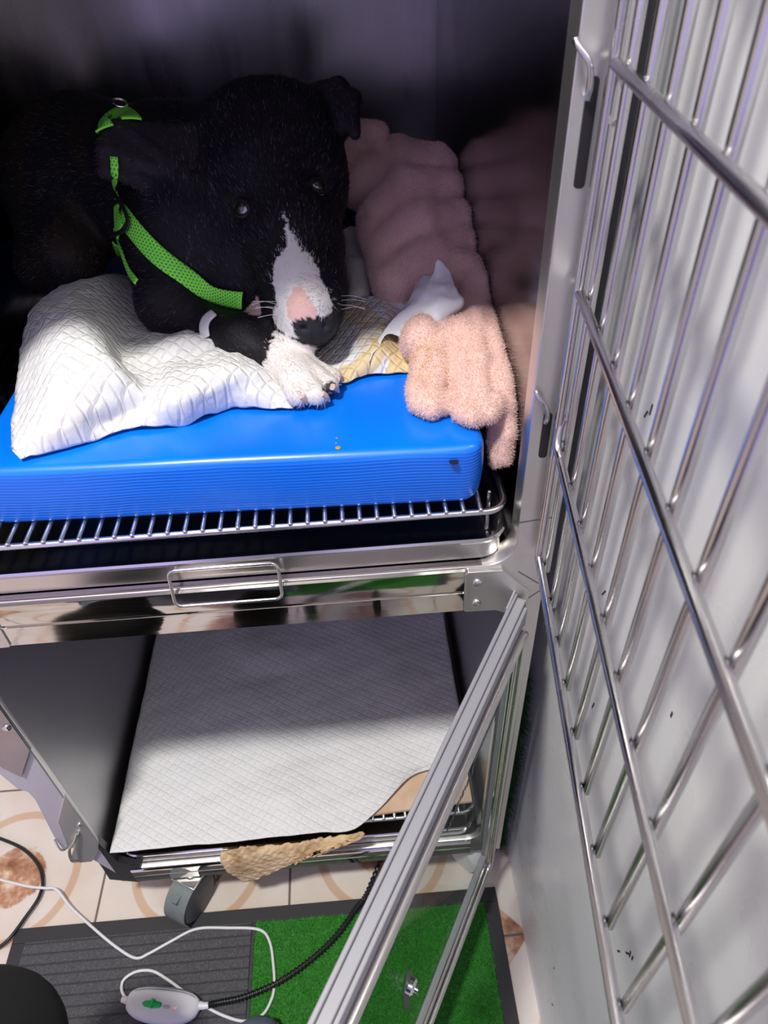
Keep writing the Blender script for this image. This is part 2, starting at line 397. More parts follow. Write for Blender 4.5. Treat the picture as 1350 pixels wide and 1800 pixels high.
# engraved joint lines on the post
GRIME = mat('joint grime', (.10, .09, .08), .6)
for a, b in (((.186, .930), (.214, .905)), ((.186, .862), (.219, .892)), ((.170, 1.012), (.219, 1.018))):
    mb = MB(); d_ = np.array([b[0] - a[0], b[1] - a[1]]); d_ /= np.linalg.norm(d_); q = np.array([-d_[1], d_[0]]) * .0005
    mb.add([(a[0] - q[0], -.0006, a[1] - q[1]), (b[0] - q[0], -.0006, b[1] - q[1]), (b[0] + q[0], -.0006, b[1] + q[1]), (a[0] + q[0], -.0006, a[1] + q[1])], [(0, 1, 2, 3)])
    part('joint_line', mb, GRIME, smooth=False)
# dark hinge slots in the post
for z0, z1 in ((1.385, 1.465), (1.108, 1.165)):
    xs = pyy(1042 if z0 > 1.3 else 962, 150 if z0 > 1.3 else 740, 0)[0]
    mb = MB(); mb.prism(rrect(xs - .0045, xs + .0045, z0, z1, .0035, 4), -.0012, .002); part('hinge_slot', mb, BLACK)
# rear and side outer cladding of the posts
mb = MB(); mb.box((XR - .03, .024, .12), (XR, DEP, .16)); mb.box((XR - .012, DEP - .03, .12), (XR, DEP, 1.70)); part('outer_frame', mb, STEEL_POST)
mb = MB(); mb.box((XL, DEP - .03, .12), (XL + .012, DEP, 1.70)); mb.box((XL, .024, .12), (IL - .004, DEP, .16)); part('outer_frame', mb, STEEL_POST)
# left post sheet with wavy edge, and two catch brackets on it
inner_e = [(IL + .001, .905), (IL + .001, .17)]
outer_px = [(-40, 1290), (0, 1360), (30, 1385), (50, 1392), (62, 1405), (80, 1440), (95, 1470), (110, 1492), (128, 1490)]
outer_e = [tuple(pyy(px, py, -.003)[[0, 2]]) for px, py in outer_px]
poly = inner_e + outer_e[::-1][:1] + outer_e[::-1][1:] + [(XL, .905)]
mb = MB(); mb.prism(poly, -.0035, .0); part('protective_film', mb, FILM)
def bracket(pxs, m_, name='catch_bracket'):
    P_ = [tuple(pyy(a, b, -.008)[[0, 2]]) for a, b in pxs]; q = MB(); q.prism(P_, -.009, -.004); return part(name, q, m_, .0012)
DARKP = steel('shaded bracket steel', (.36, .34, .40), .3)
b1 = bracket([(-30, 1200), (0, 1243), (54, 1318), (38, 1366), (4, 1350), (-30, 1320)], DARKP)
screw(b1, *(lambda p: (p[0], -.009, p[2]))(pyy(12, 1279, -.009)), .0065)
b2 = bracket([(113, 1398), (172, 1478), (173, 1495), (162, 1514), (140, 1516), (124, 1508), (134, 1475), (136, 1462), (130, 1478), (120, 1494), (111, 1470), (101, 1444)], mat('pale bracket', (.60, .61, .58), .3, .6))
screw(b2, *(lambda p: (p[0], -.009, p[2]))(pyy(140, 1448, -.009)), .004)
mb = MB(); mb.tube(spline([pyy(136, 1465, -.012), pyy(131, 1480, -.016), pyy(122, 1494, -.020), pyy(126, 1512, -.02), pyy(136, 1514, -.012)], 6), .0028, 8); mb.build('hook', SCREW, b2)
mb = MB(); mb.tube(spline([pyy(96, 1476, -.006), pyy(104, 1491, -.014), pyy(112, 1494, -.014), pyy(118, 1490, -.006)], 5), .002, 8); mb.build('hook', SCREW, b2)
mb = MB(); mb.prism([(-.524, .306), (-.546, .226), (-.549, .141), (-.500, .118), (-.475, .125), (-.48, .185), (-.512, .215)], -.003, .01); part('foot_corner', mb, mat('dark steel foot', (.10, .10, .105), .35, .8))

# casters
PLAST = mat('grey green plastic', (.16, .19, .19), .38); PLASW = mat('white nylon', (.78, .78, .76), .45); TYRE = mat('dark grey tyre', (.09, .10, .11), .5)
def caster(x, y, rot, body, tyre):
    e = MB(); e.tube([(0, 0, .098), (0, 0, .126)], .014, 16); e.box((-.028, -.028, .108), (.028, .028, .113))
    st = e.build('caster', SCREW, cage, .001); st.location = (x, y, 0); st.rotation_euler = (0, 0, rot)
    for s_ in (-1, 1):
        t = MB(); prof = [(0, .046), (.004, .05), (.013, .05), (.018, .046), (.020, .030)]
        V = []; n = 36
        for a, r in prof:
            for j in range(n):
                an = 2 * math.pi * j / n; V.append((s_ * (a + .006), -.022 + r * math.cos(an), .05 + r * math.sin(an)))
        Fc = [(i * n + j, i * n + (j + 1) % n, (i + 1) * n + (j + 1) % n, (i + 1) * n + j) for i in range(len(prof) - 1) for j in range(n)]
        Fc += [tuple(range(n)), tuple((len(prof) - 1) * n + j for j in range(n))]; t.add(V, Fc); t.build('wheel', tyre, st)
    h = MB(); n = 18; V = []
    for xx in (-.024, .024):
        for j in range(n + 1):
            an = math.radians(-20 + 220 * j / n); V.append((xx, -.022 + .054 * math.cos(an), .05 + .054 * math.sin(an)))
        for j in range(n, -1, -1):
            an = math.radians(-20 + 220 * j / n); V.append((xx, -.022 + .0515 * math.cos(an), .05 + .0515 * math.sin(an)))
    k = 2 * (n + 1); h.add(V, [(i, (i + 1) % k, (i + 1) % k + k, i + k) for i in range(k)] + [(i, i + 1, k - 2 - i, k - 1 - i) for i in range(n)] + [(k + i, k + i + 1, 2 * k - 2 - i, 2 * k - 1 - i) for i in range(n)])
    h.build('hood', body, st)
    c = MB(); c.box((-.0055, -.06, .012), (.0055, .02, .10)); c.build('fork', body, st)
    return st
caster(-.400, .012, math.radians(-28), PLAST, TYRE); caster(.150, .06, math.radians(35), PLASW, PLASW)
caster(-.50, .82, .4, PLAST, TYRE); caster(.15, .82, -.3, PLAST, TYRE)

# ------------------------------------------------------------------ wire door (swung out to the right)
HX, HY = .205, -.012; dd = np.array([-.111, -.9937, 0.0]); dn = np.array([.9937, -.111, 0])
def D(s, z, off=0): return tuple(np.array([HX, HY, 0]) + dd * s + dn * off + np.array([0, 0, z]))
ZB = {'A': 1.475, 'B': 1.300, 'C': 1.135, 'D': .966, 'E': 1.645}
WID = .735
mb = MB(); loop = []
for (s_, z) in rrect(0, WID, .966, 1.655, .006, 5): loop.append(D(s_, z))
mb.tube(loop, .0052, 14, closed=True); wd = part('wire_door', mb, STEEL_WIRE)
for z in (1.475, 1.300, 1.135):
    q = MB()
    if z == 1.135: q.tube(spline([D(0, z + .028, .004), D(.003, z + .02, .001), D(.014, z + .006, -.002), D(.03, z, 0), D(.07, z, 0), D(WID, z, 0)], 6), .0045, 14)
    else: q.rod(D(-.004, z), D(WID, z), .0046, 14)
    q.build('horizontal_bar', STEEL_WIRE, wd)
s_ = .0125; 
while s_ < WID - .02:
    q = MB(); q.rod(D(s_, .956, .0088), D(s_, 1.662, .0088), .0042, 14); q.build('vertical_bar', STEEL_WIRE, wd); s_ += .0552
# hinge pins that hook into the post slots
for z in (1.455, 1.160):
    xs = pyy(1045 if z > 1.3 else 965, 90 if z > 1.3 else 710, -.006)[0]
    q = MB(); q.tube(spline([(xs - .014, -.002, z + .034), (xs - .012, -.006, z + .030), (xs - .004, -.012, z + .020), (xs - .001, -.010, z + .006), (xs, -.004, z - .004)], 6), .0024, 10); q.build('hinge_pin', STEEL_WIRE, wd)
    q = MB(); q.tube(spline([D(-.004, z + .02, .0), D(.004, z + .01, .006), D(.012, z - .01, .008), D(.006, z - .020, .004)], 5), .0014, 10); q.build('hinge_pin', STEEL_WIRE, wd)

# ------------------------------------------------------------------ glazed lower door
GX, GY = .194, -.012; ga = np.array([-.510, -.860, 0]); ga = ga / np.linalg.norm(ga); gn = np.array([.860, -.510, 0]); gn /= np.linalg.norm(gn)
def G(s, z, t=0): return tuple(np.array([GX, GY, 0]) + ga * s + gn * t + np.array([0, 0, z]))
GW = .70; ZT, ZL = .897, .128
def gbox(m_, s0, s1, z0, z1, t0, t1):
    V = [G(s, z, t) for z in (z0, z1) for s, t in ((s0, t0), (s1, t0), (s1, t1), (s0, t1))]
    m_.add(V, [(0, 3, 2, 1), (4, 5, 6, 7), (0, 1, 5, 4), (1, 2, 6, 5), (2, 3, 7, 6), (3, 0, 4, 7)])
mb = MB()
# top profile in steps
gbox(mb, .0, GW, .870, ZT, -.013, -.008); gbox(mb, .004, GW, .866, .893, -.008, .004); gbox(mb, .010, GW, .862, .889, .004, .009)
gbox(mb, .0, GW, ZL, .140, -.010, .008); gbox(mb, 0, .012, ZL, ZT - .006, -.010, .004); gbox(mb, GW - .016, GW, ZL, ZT, -.012, .008)
gd = part('glass_door', mb, ALU, .0012)
q = MB(); q.tube([G(s, z, .0125) for s, z in rrect(.022, GW - .02, .146, .862, .018, 8)], .0062, 14, closed=True); q.build('frame_tube', steel('frame tube', (.66, .64, .62), .25), gd)
q = MB(); q.tube([G(s, z, .006) for s, z in rrect(.034, GW - .034, .160, .850, .012, 6)], .003, 8, closed=True); q.build('inner_seal', steel('inner seal', (.55, .54, .52), .2), gd)
GL = bpy.data.materials.new('clear pane'); GL.use_nodes = True; nt = GL.node_tree; nt.nodes.clear()
o_ = nt.nodes.new('ShaderNodeOutputMaterial'); tr = nt.nodes.new('ShaderNodeBsdfTransparent'); gl = nt.nodes.new('ShaderNodeBsdfGlossy'); mxs = nt.nodes.new('ShaderNodeMixShader'); fr = nt.nodes.new('ShaderNodeFresnel')
tr.inputs[0].default_value = (.80, .83, .82, 1); gl.inputs['Roughness'].default_value = .02; fr.inputs[0].default_value = 1.10
gl.inputs['Color'].default_value = (.9, .9, .9, 1)
mxs.inputs[0].default_value = .07; nt.links.new(tr.outputs[0], mxs.inputs[1]); nt.links.new(gl.outputs[0], mxs.inputs[2]); nt.links.new(mxs.outputs[0], o_.inputs[0])
q = MB(); gbox(q, .018, GW - .015, .140, .866, 0, .004); q.build('pane', GL, gd, smooth=False)
# sticker on the pane: dark bracket shape with rows of small marks
STK = mat('sticker ink', (.02, .05, .055), .4)
q = MB(); gbox(q, .085, .175, .800, .806, .0045, .0052); gbox(q, .085, .091, .742, .800, .0045, .0052); gbox(q, .169, .175, .742, .800, .0045, .0052); gbox(q, .085, .175, .762, .790, .0045, .0052)
for k in range(9):
    gbox(q, .185 + .008 * k, .1895 + .008 * k, .742 + random.uniform(-.003, .003), .750 + random.uniform(0, .006), .0045, .0052)
q.build('sticker', STK, gd, smooth=False)
# latch
q = MB(); q.tube([G(.367, .545, .004), G(.367, .545, .012), G(.367, .545, .015)], [.011, .011, .008], 20); q.tube([G(.367, .545, .015), G(.367, .545, .019)], .005, 14); q.build('latch_knob', SCREW, gd)
q = MB(); q.add([G(s, z, .0046) for s, z in ((.355, .56), (.367, .60), (.379, .56), (.383, .52), (.378, .47), (.367, .43), (.356, .47), (.352, .52))] + [G(s, z, .0056) for s, z in ((.355, .56), (.367, .60), (.379, .56), (.383, .52), (.378, .47), (.367, .43), (.356, .47), (.352, .52))],
    [tuple(range(8)), tuple(range(15, 7, -1))] + [(i, (i + 1) % 8, (i + 1) % 8 + 8, i + 8) for i in range(8)]); q.build('latch_slot_shadow', mat('latch slot shadow', (.04, .06, .05), .4), gd)  # dark slot and long shadow of the knob, made as a dark sheet
for z in (.66, .39):
    q = MB(); q.box((.196, -.010, z - .03), (.206, -.001, z + .03)); q.box((.203, -.014, z - .02), (.2065, -.008, z + .012)); q.build('hinge_clip', STEEL_POST, gd, .001)
q = MB(); q.add([G(s, z, -.0115) for s, z in ((-.012, .902), (.02, .868), (.035, .87), (.03, .898))] + [G(s, z, -.014) for s, z in ((-.012, .902), (.02, .868), (.035, .87), (.03, .898))], [(0, 1, 2, 3), (7, 6, 5, 4), (0, 4, 5, 1), (1, 5, 6, 2), (2, 6, 7, 3), (3, 7, 4, 0)]); q.build('corner_tip', ALU, gd)

# ------------------------------------------------------------------ trays and racks
def tray(label, dz, handle):
    e = thing('tray', label, 'tray', loc=(0, 0, 0)); m_ = MB()
    z0 = .9475 + dz; zr = .984 + dz
    specs = [(0.0, zr - .004, .0), (0.0, zr, .0), (.004, zr + .001, .0), (.008, zr - .001, 0), (.011, z0 + .008, 0), (.016, z0 + .0015, 0)]
    specs = [(.006, z0 - .0005), (.0025, z0 + .004), (.0035, zr - .008), (0, zr - .006), (-.001, zr - .002), (.001, zr + .001), (.004, zr), (.006, zr - .004), (.0065, z0 + .006), (.011, z0 + .002)]
    V = []; n = None
    for ins, z in specs:
        lp = rrect(-.512 + ins, .172 - ins, .006 + ins, .80 - ins, .034 - ins * .5, 8); n = len(lp); V += [(x, y, z) for x, y in lp]
    Fc = [(i * n + j, i * n + (j + 1) % n, (i + 1) * n + (j + 1) % n, (i + 1) * n + j) for i in range(len(specs) - 1) for j in range(n)]
    Fc.append(tuple((len(specs) - 1) * n + j for j in range(n))); Fc.append(tuple(range(n)))
    m_.add(V, Fc); m_.build('pan', STEEL_TRAY, e)
    if handle:
        h = MB(); lp = rrect(-.237, -.107, 0, .052, .009, 6)
        h.tube([(x, .004 - .010 * (1 - b / .052) - .008, .929 + b) for x, b in lp], .0022, 10, closed=True); h.build('handle', SCREW, e)
    return e
def rack(label, dz):
    e = thing('wire_rack', label, 'rack', loc=(0, 0, 0)); f_ = MB(); z = 1.0145 + dz
    f_.tube([(x, y, z) for x, y in rrect(-.516, .170, .022, .82, .026, 8)], .0042, 12, closed=True); f_.build('rim', STEEL_RACK, e)
    x = -.498; 
    while x < .158:
        q = MB(); q.rod((x, .019, z + .0058), (x, .82, z + .0058), .0028, 10); q.build('wire', STEEL_RACK, e); x += .0205
    for x_ in (-.50, .155):
        for y_ in (.06, .40, .76):
            q = MB(); q.rod((x_, y_, z - .001), (x_, y_, .952 + dz), .003, 8); q.build('foot', STEEL_RACK, e)
    return e
tray('shallow steel drip tray with a wire pull handle under the blue mattress', 0, True)
rack('steel wire floor rack carrying the blue mattress', 0)
tray('shallow steel drip tray in the bottom compartment under the white quilted pad', -.770, False)
rack('steel wire floor rack in the bottom compartment under cardboard and pad', -.770)

# ------------------------------------------------------------------ blue mattress
BLUE = mat('blue vinyl', (.0, .16, .82), .33, Coat_Weight=.25, Coat_Roughness=.25)
bc = coords(BLUE, (1, 1, 1))
sp = N(BLUE, 'ShaderNodeSeparateXYZ'); L(BLUE, bc, sp.inputs[0])
geo = N(BLUE, 'ShaderNodeNewGeometry'); sn = N(BLUE, 'ShaderNodeSeparateXYZ'); L(BLUE, geo.outputs['Normal'], sn.inputs[0])
side = ramp(BLUE, math_(BLUE, 'ABSOLUTE', sn.outputs[2]), [(.3, (1,) * 3), (.75, (0,) * 3)])
wv = math_(BLUE, 'SINE', math_(BLUE, 'MULTIPLY', math_(BLUE, 'ADD', sp.outputs[2], math_(BLUE, 'MULTIPLY', noise(BLUE, bc, 6, 2), .01)), 1500))
rib = math_(BLUE, 'MULTIPLY', wv, side)
bump(BLUE, rib, .34, .0006, bump(BLUE, noise(BLUE, bc, 14, 4), .18, .003))
L(BLUE, mixc(BLUE, side, ramp(BLUE, noise(BLUE, bc, 8, 3), [(.3, (.0, .17, .86)), (.7, (.0, .21, .95))]), (.0, .15, .80)), bsdf(BLUE).inputs['Base Color'])
def mattress():
    x0, x1, y0, y1, z0, z1 = -.447, .143, .040, .79, 1.0238, 1.1040
    prof = []; rt = .013; rb = .010
    for j in range(7):
        a = math.radians(-90 + 90 * j / 6); prof.append((rb * (1 - math.cos(a)), z0 + rb * (1 + math.sin(a))))
    for j in range(1, 10): prof.append((-.0015 * math.sin(j / 10 * math.pi), z0 + rb + (z1 - rt - z0 - rb) * j / 10))
    for j in range(7):
        a = math.radians(90 * j / 6); prof.append((rt * (1 - math.cos(a)), z1 - rt * (1 - math.sin(a))))
    V = []; n = None
    def lp(ins, z):
        out = []; P_ = rrect(x0 + ins, x1 - ins, y0 + ins, y1 - ins, max(.026 - ins, .004), 8)
        for i in range(len(P_)):
            a = np.array(P_[i]); b = np.array(P_[(i + 1) % len(P_)]); m_ = 24 if np.linalg.norm(b - a) > .1 else 1
            for j in range(m_): out.append(a + (b - a) * j / m_)
        return [(p[0], p[1], z) for p in out]
    for ins, z in prof:
        l_ = lp(ins, z); n = len(l_); V += l_
    for sc_ in (.03, .06, .10, .16, .22, .28): V += lp(sc_, z1)
    V = np.array(V); top = V[:, 2] > z0 + .03
    V[:, 2] += np.where(top, vnoise(V * [1, 1, 0], 9, 3) * .0012 - .003 * np.exp(-((V[:, 0] + .2) ** 2 + (V[:, 1] - .45) ** 2) / .03), 0)
    # puckered right front corner
    cdist = np.exp(-((V[:, 0] - x1) ** 2 + (V[:, 1] - y0) ** 2) / .0008); V[:, 0] -= cdist * .005 * np.clip((z1 - V[:, 2]) / .09, 0, 1); V[:, 2] += cdist * (V[:, 2] > z0 + .05) * .003
    V[:, 1] += (V[:, 0] - x0) / (x1 - x0) * -.022 * (1 - np.clip((V[:, 1] - y0) / .5, 0, 1)) + .010
    k = len(V) // n; m_ = MB(); m_.add(V, [(i * n + j, i * n + (j + 1) % n, (i + 1) * n + (j + 1) % n, (i + 1) * n + j) for i in range(k - 1) for j in range(n)] + [tuple((k - 1) * n + j for j in range(n)), tuple(range(n - 1, -1, -1))])
    o = m_.build('mattress', BLUE); return tag(o, 'bright blue vinyl foam mattress on the wire rack of the upper compartment', 'mattress')
mat_o = mattress()
def blob(name, P_, r, m_, parent, fl=.3):
    n = 20; V = [tuple(P_ + np.array([0, 0, .0008]))]
    rs = [r * (1 + .35 * math.sin(3 * j + r * 900) * .6) for j in range(n)]
    V += [(P_[0] + rs[j] * math.cos(2 * math.pi * j / n), P_[1] + rs[j] * math.sin(2 * math.pi * j / n) * 1.1, P_[2]) for j in range(n)]
    return mk(name, V, [(0, 1 + j, 1 + (j + 1) % n) for j in range(n)], m_, parent)
blob('torn_hole', pyy(797, 808, .030) + [0, -.0035, 0], .0055, BLACK, mat_o).rotation_euler = (0, 0, 0)
YEL = mat('yellow smear', (.55, .33, .02), .4)
for px, py, r in ((594, 787, .003), (592, 770, .0012), (591, 779, .001)): blob('smear', pz(px, py, 1.1150), r, YEL, mat_o)

# ------------------------------------------------------------------ quilted pads
def padmat(name, col, scale, bs, rot=.785):
    m_ = mat(name, col, .75, Sheen_Weight=.1); c = coords(m_, (1, 1, 1), (0, 0, rot)); s1 = N(m_, 'ShaderNodeSeparateXYZ'); L(m_, c, s1.inputs[0])
    def tri(v): return math_(m_, 'ABSOLUTE', math_(m_, 'SUBTRACT', math_(m_, 'FRACT', math_(m_, 'MULTIPLY', v, scale)), .5))
    g = math_(m_, 'MAXIMUM', tri(s1.outputs[0]), tri(s1.outputs[1]))
    h = ramp(m_, g, [(.30, (1,) * 3), (.5, (0,) * 3)])
    n1 = bump(m_, noise(m_, c, 22, 5, .6), .5, .006)
    bump(m_, h, bs, .0016, n1)
    return m_
PADA = padmat('quilted pad', (.80, .80, .80), 75, .9, .6)
a_ = N(PADA, 'ShaderNodeAttribute', attribute_name='Col'); L(PADA, a_.outputs[0], bsdf(PADA).inputs['Base Color'])
def patch(rows, name, m_, parent=None, sub=3, thick=.002, disp=.0, dscale=25, seed=1, colf=None, grain=0):
    R_ = [[pz(*c) if len(c) == 3 else np.array(c[:3]) if c[3] == 'w' else pd(c[0], c[1], c[2]) for c in r] for r in rows]
    A = np.array(R_); 
    for _ in range(sub):
        def up(B):
            n = B.shape[0]; out = np.zeros((2 * n - 1,) + B.shape[1:]); 
            P0 = np.concatenate([2 * B[:1] - B[1:2], B, 2 * B[-1:] - B[-2:-1]]); out[::2] = B
            out[1::2] = (-P0[:-3] + 9 * P0[1:-2] + 9 * P0[2:-1] - P0[3:]) / 16; return out
        A = up(A); A = up(A.transpose(1, 0, 2)).transpose(1, 0, 2)
    h, w_ = A.shape[:2]; V = A.reshape(-1, 3)
    if disp:
        V = V + np.stack([vnoise(V, dscale, seed) * .4, vnoise(V, dscale, seed + 1) * .4, vnoise(V, dscale, seed + 2) + .5 * vnoise(V, dscale * 2.3, seed + 3)], -1) * disp
    I = np.arange(h * w_).reshape(h, w_); Q = np.stack([I[:-1, :-1], I[:-1, 1:], I[1:, 1:], I[1:, :-1]], -1).reshape(-1, 4)
    return V, Q
def sheet(name, parts, m_, thick=.0022, colf=None):
    V = []; Q = []; n = 0
    for v, q in parts: V.append(v); Q.append(q + n); n += len(v)
    V = np.concatenate(V); Q = np.concatenate(Q); o = npmesh(name, V, Q, m_)
    if colf is not None: setcol(o, colf(V))
    sd = o.modifiers.new('solid', 'SOLIDIFY'); sd.thickness = thick; sd.offset = 1
    return o
zm = 1.1185
left = [
 [(36, 808, zm), (90, 793, zm), (150, 776, zm), (190, 764, zm), (240, 752, zm), (325, 743, zm), (370, 727, zm), (410, 714, zm), (470, 717, zm), (515, 718, zm)],
 [(24, 788, 1.124), (84, 760, 1.142), (142, 748, 1.140), (188, 742, 1.128), (236, 728, 1.130), (312, 718, 1.143), (368, 700, 1.142), (410, 692, 1.138), (465, 700, 1.130), (515, 708, 1.122)],
 [(22, 755, 1.130), (82, 722, 1.158), (150, 705, 1.160), (206, 704, 1.150), (262, 700, 1.142), (312, 686, 1.160), (370, 670, 1.160), (420, 666, 1.154), (468, 680, 1.138), (515, 696, 1.124)],
 [(28, 710, 1.135), (84, 680, 1.172), (152, 658, 1.180), (205, 655, 1.176), (255, 682, 1.150), (290, 668, 1.156), (350, 648, 1.166), (415, 640, 1.164), (468, 658, 1.142), (515, 684, 1.124)],
 [(34, 650, 1.140), (80, 622, 1.185), (140, 608, 1.196), (188, 622, 1.185), (226, 652, 1.150), (280, 640, 1.146), (350, 622, 1.150), (415, 612, 1.150), (470, 630, 1.130), (515, 660, 1.120)],
 [(42, 600, 1.145), (84, 570, 1.190), (140, 560, 1.200), (182, 588, 1.180), (216, 628, 1.146), (270, 612, 1.156), (330, 592, 1.162), (400, 590, 1.150), (470, 610, 1.122), (515, 640, 1.118)],
 [(50, 560, 1.148), (92, 535, 1.180), (140, 522, 1.186), (196, 548, 1.160), (240, 575, 1.135), (290, 582, 1.140), (345, 575, 1.140), (400, 570, 1.128), (470, 590, 1.118), (515, 620, 1.118)],
 [(72, 530, 1.140), (110, 505, 1.160), (175, 490, 1.165), (225, 510, 1.140), (270, 530, 1.125), (320, 540, 1.122), (360, 545, 1.120), (410, 550, 1.118), (470, 570, 1.118), (515, 600, 1.118)],
 [(100, 520, 1.125), (140, 495, 1.130), (185, 482, 1.130), (240, 490, 1.122), (290, 500, 1.119), (330, 510, 1.118), (370, 520, 1.118), (410, 530, 1.118), (470, 550, 1.118), (515, 580, 1.118)]]
right = [
 [(515, 680, zm), (560, 668, zm), (600, 676, zm), (628, 664, zm), (655, 655, zm + .002), (690, 656, zm), (721, 654, zm)],
 [(515, 660, zm), (560, 640, zm), (600, 650, 1.124), (632, 640, 1.132), (660, 630, 1.136), (694, 630, 1.128), (724, 628, 1.122)],
 [(515, 630, zm), (560, 618, zm), (600, 620, 1.124), (640, 606, 1.140), (668, 600, 1.144), (696, 600, 1.134), (722, 600, 1.126)],
 [(515, 600, zm), (560, 590, zm), (600, 585, 1.126), (640, 575, 1.140), (672, 572, 1.146), (700, 574, 1.136), (724, 578, 1.130)],
 [(515, 570, zm), (560, 560, zm), (600, 550, 1.128), (640, 540, 1.140), (680, 536, 1.146), (704, 546, 1.142), (730, 556, 1.136)],
 [(515, 540, zm), (560, 535, zm), (600, 532, 1.128), (640, 524, 1.142), (680, 518, 1.150), (708, 522, 1.148), (740, 530, 1.144)]]
def padcol(V):
    pp = project(V); C = np.ones((len(V), 3)) * np.array([.74, .74, .735])
    n_ = vnoise(V, 60, 5) * 9
    def st(poly, col, amt):
        m_ = inpoly(pp + n_[:, None], poly); C[m_] = C[m_] * (1 - amt) + np.array(col) * amt
    st([(600, 540), (640, 530), (668, 560), (640, 580), (612, 575)], (.70, .48, .10), .45)
    st([(590, 682), (600, 650), (640, 622), (668, 588), (690, 570), (684, 600), (660, 645), (635, 672), (600, 690)], (.66, .44, .10), .65)
    st([(676, 575), (735, 580), (740, 665), (680, 665)], (.72, .50, .12), .70)
    st([(630, 590), (660, 560), (700, 555), (670, 600), (640, 640)], (.66, .46, .14), .35)
    d_ = np.exp(-((pp[:, 0] - 200) ** 2 / 9000 + (pp[:, 1] - 742) ** 2 / 1200))[:, None]; C[:] = C * (1 - .25 * d_) + np.array([.72, .62, .42]) * .25 * d_
    return C
LP = patch(left, '', None, disp=.0036, dscale=40, seed=2); RP = patch(right, '', None, disp=.002, dscale=42, seed=9, sub=4)
o = sheet('absorbent_pad', [LP, RP], PADA, .002, padcol); tag(o, 'crumpled white absorbent pad with yellow stains under the dog on the blue mattress', 'pad')
TIS = mat('thin torn film', (.78, .78, .82), .6, Transmission_Weight=0.0)
tis = [
 [(648, 640, 1.136), (680, 588, 1.152), (722, 598, 1.156), (765, 588, 1.160), (797, 568, 1.162)],
 [(655, 610, 1.142), (690, 570, 1.160), (728, 574, 1.168), (768, 566, 1.174), (803, 550, 1.172)],
 [(668, 590, 1.148), (700, 556, 1.168), (730, 548, 1.180), (772, 542, 1.186), (814, 532, 1.186)],
 [(690, 565, 1.152), (724, 532, 1.180), (738, 520, 1.192), (775, 512, 1.200), (804, 512, 1.196)],
 [(712, 545, 1.158), (726, 512, 1.186), (748, 496, 1.200), (774, 488, 1.208), (796, 492, 1.204)],
 [(718, 530, 1.162), (742, 483, 1.196), (760, 486, 1.205), (770, 456, 1.222), (789, 470, 1.214)]]
o = sheet('torn_tissue', [patch(tis, '', None, disp=.003, dscale=55, seed=4)], TIS, .0006); tag(o, 'ragged torn piece of white film standing up in front of the peach blanket', 'tissue')

# lower pad
PADB = padmat('quilted pad lower', (.78, .78, .79), 74, .55, .55)
def W(x, y, z): return (x, y, z, 'w')
xs_ = [-.512, -.46, -.40, -.33, -.26, -.19, -.12, -.06, .0, .06, .12, .170]
rows = []
for yi, y in enumerate([0, .03, .07, .12, .18, .24, .30, .36, .42, .50, .58, .66]):
    r = []
    for xi, x in enumerate(xs_):
        z = .2628
        crease = .006 * math.exp(-((x + .27 + .35 * (y - .3)) / .02) ** 2) + .007 * math.exp(-((y - .43 - .15 * (x + .2)) / .016) ** 2) * (x > -.3) + .004 * math.exp(-((x - .05 + .5 * (y - .3)) / .025) ** 2)
        z += crease * 1.7; yy = y
        if yi == 0: yy = -.006 + .024 * max(0, (x + .30)) ; 
        if x > -.035 and yi < 3:
            k = min(1, (x + .035) / .07); yy = y + (k * .085 + max(0, x - .03) * .3) * (1 - yi / 3); z += .014 * (1 - yi / 3) * k
        r.append(W(x, yy, z))
    rows.append(r)
def fixp(rows): return rows
o = sheet('absorbent_pad', [patch(rows, '', None, disp=.0024, dscale=17, seed=12)], PADB, .0018); tag(o, 'large flat white quilted absorbent pad lining the bottom compartment', 'pad')

# cardboard under it
CARD = mat('peach brown cardboard', (.72, .50, .40), .8); L(CARD, ramp(CARD, noise(CARD, coords(CARD), 20, 4), [(.3, (.58, .40, .26)), (.7, (.74, .54, .42))]), bsdf(CARD).inputs['Base Color'])
mb = MB(); cn = 26
edge = [(-.505, .010), (-.42, .012), (-.345, .012)]
poly = [(-.505, .02), (-.30, .012), (-.10, .020), (.02, .028), (.165, .035), (.168, .70), (-.505, .70)]
V = [(x, y, .2535) for x, y in poly] + [(x, y, .2595) for x, y in poly]; n = len(poly)
mb.add(V, [tuple(range(n - 1, -1, -1)), tuple(range(n, 2 * n))] + [(i, (i + 1) % n, (i + 1) % n + n, i + n) for i in range(n)])
cb = mb.build('cardboard_sheet', CARD); tag(cb, 'torn peach brown cardboard sheet under the white pad in the bottom compartment', 'cardboard')
flap_px = [[(388, 1497), (430, 1490), (480, 1486), (530, 1480), (572, 1474), (640, 1462)], [(390, 1515), (432, 1508), (480, 1500), (528, 1494), (568, 1490), (640, 1466)], [(400, 1532), (440, 1528), (482, 1518), (526, 1506), (560, 1500), (636, 1470)], [(425, 1550), (450, 1546), (485, 1532), (512, 1518), (535, 1508), (632, 1473)]]
yv = [-.002, -.012, -.018, -.020]
A_ = [[W(*pyy(px + random.uniform(-3, 3), py, y)) for px, py in r] for r, y in zip(flap_px, yv)]
CARD2 = mat('torn cardboard', (.62, .44, .26), .85); L(CARD2, ramp(CARD2, noise(CARD2, coords(CARD2), 30, 5), [(.35, (.42, .27, .13)), (.5, (.66, .47, .28)), (.7, (.74, .58, .38))]), bsdf(CARD2).inputs['Base Color'])
v, q = patch(A_, '', None, disp=.0045, dscale=110, seed=21, sub=4)
fl = sheet('torn_flap', [(v, q)], CARD2, .004); fl.parent = cb; fl['label'] = 'ragged hanging torn cardboard edge'

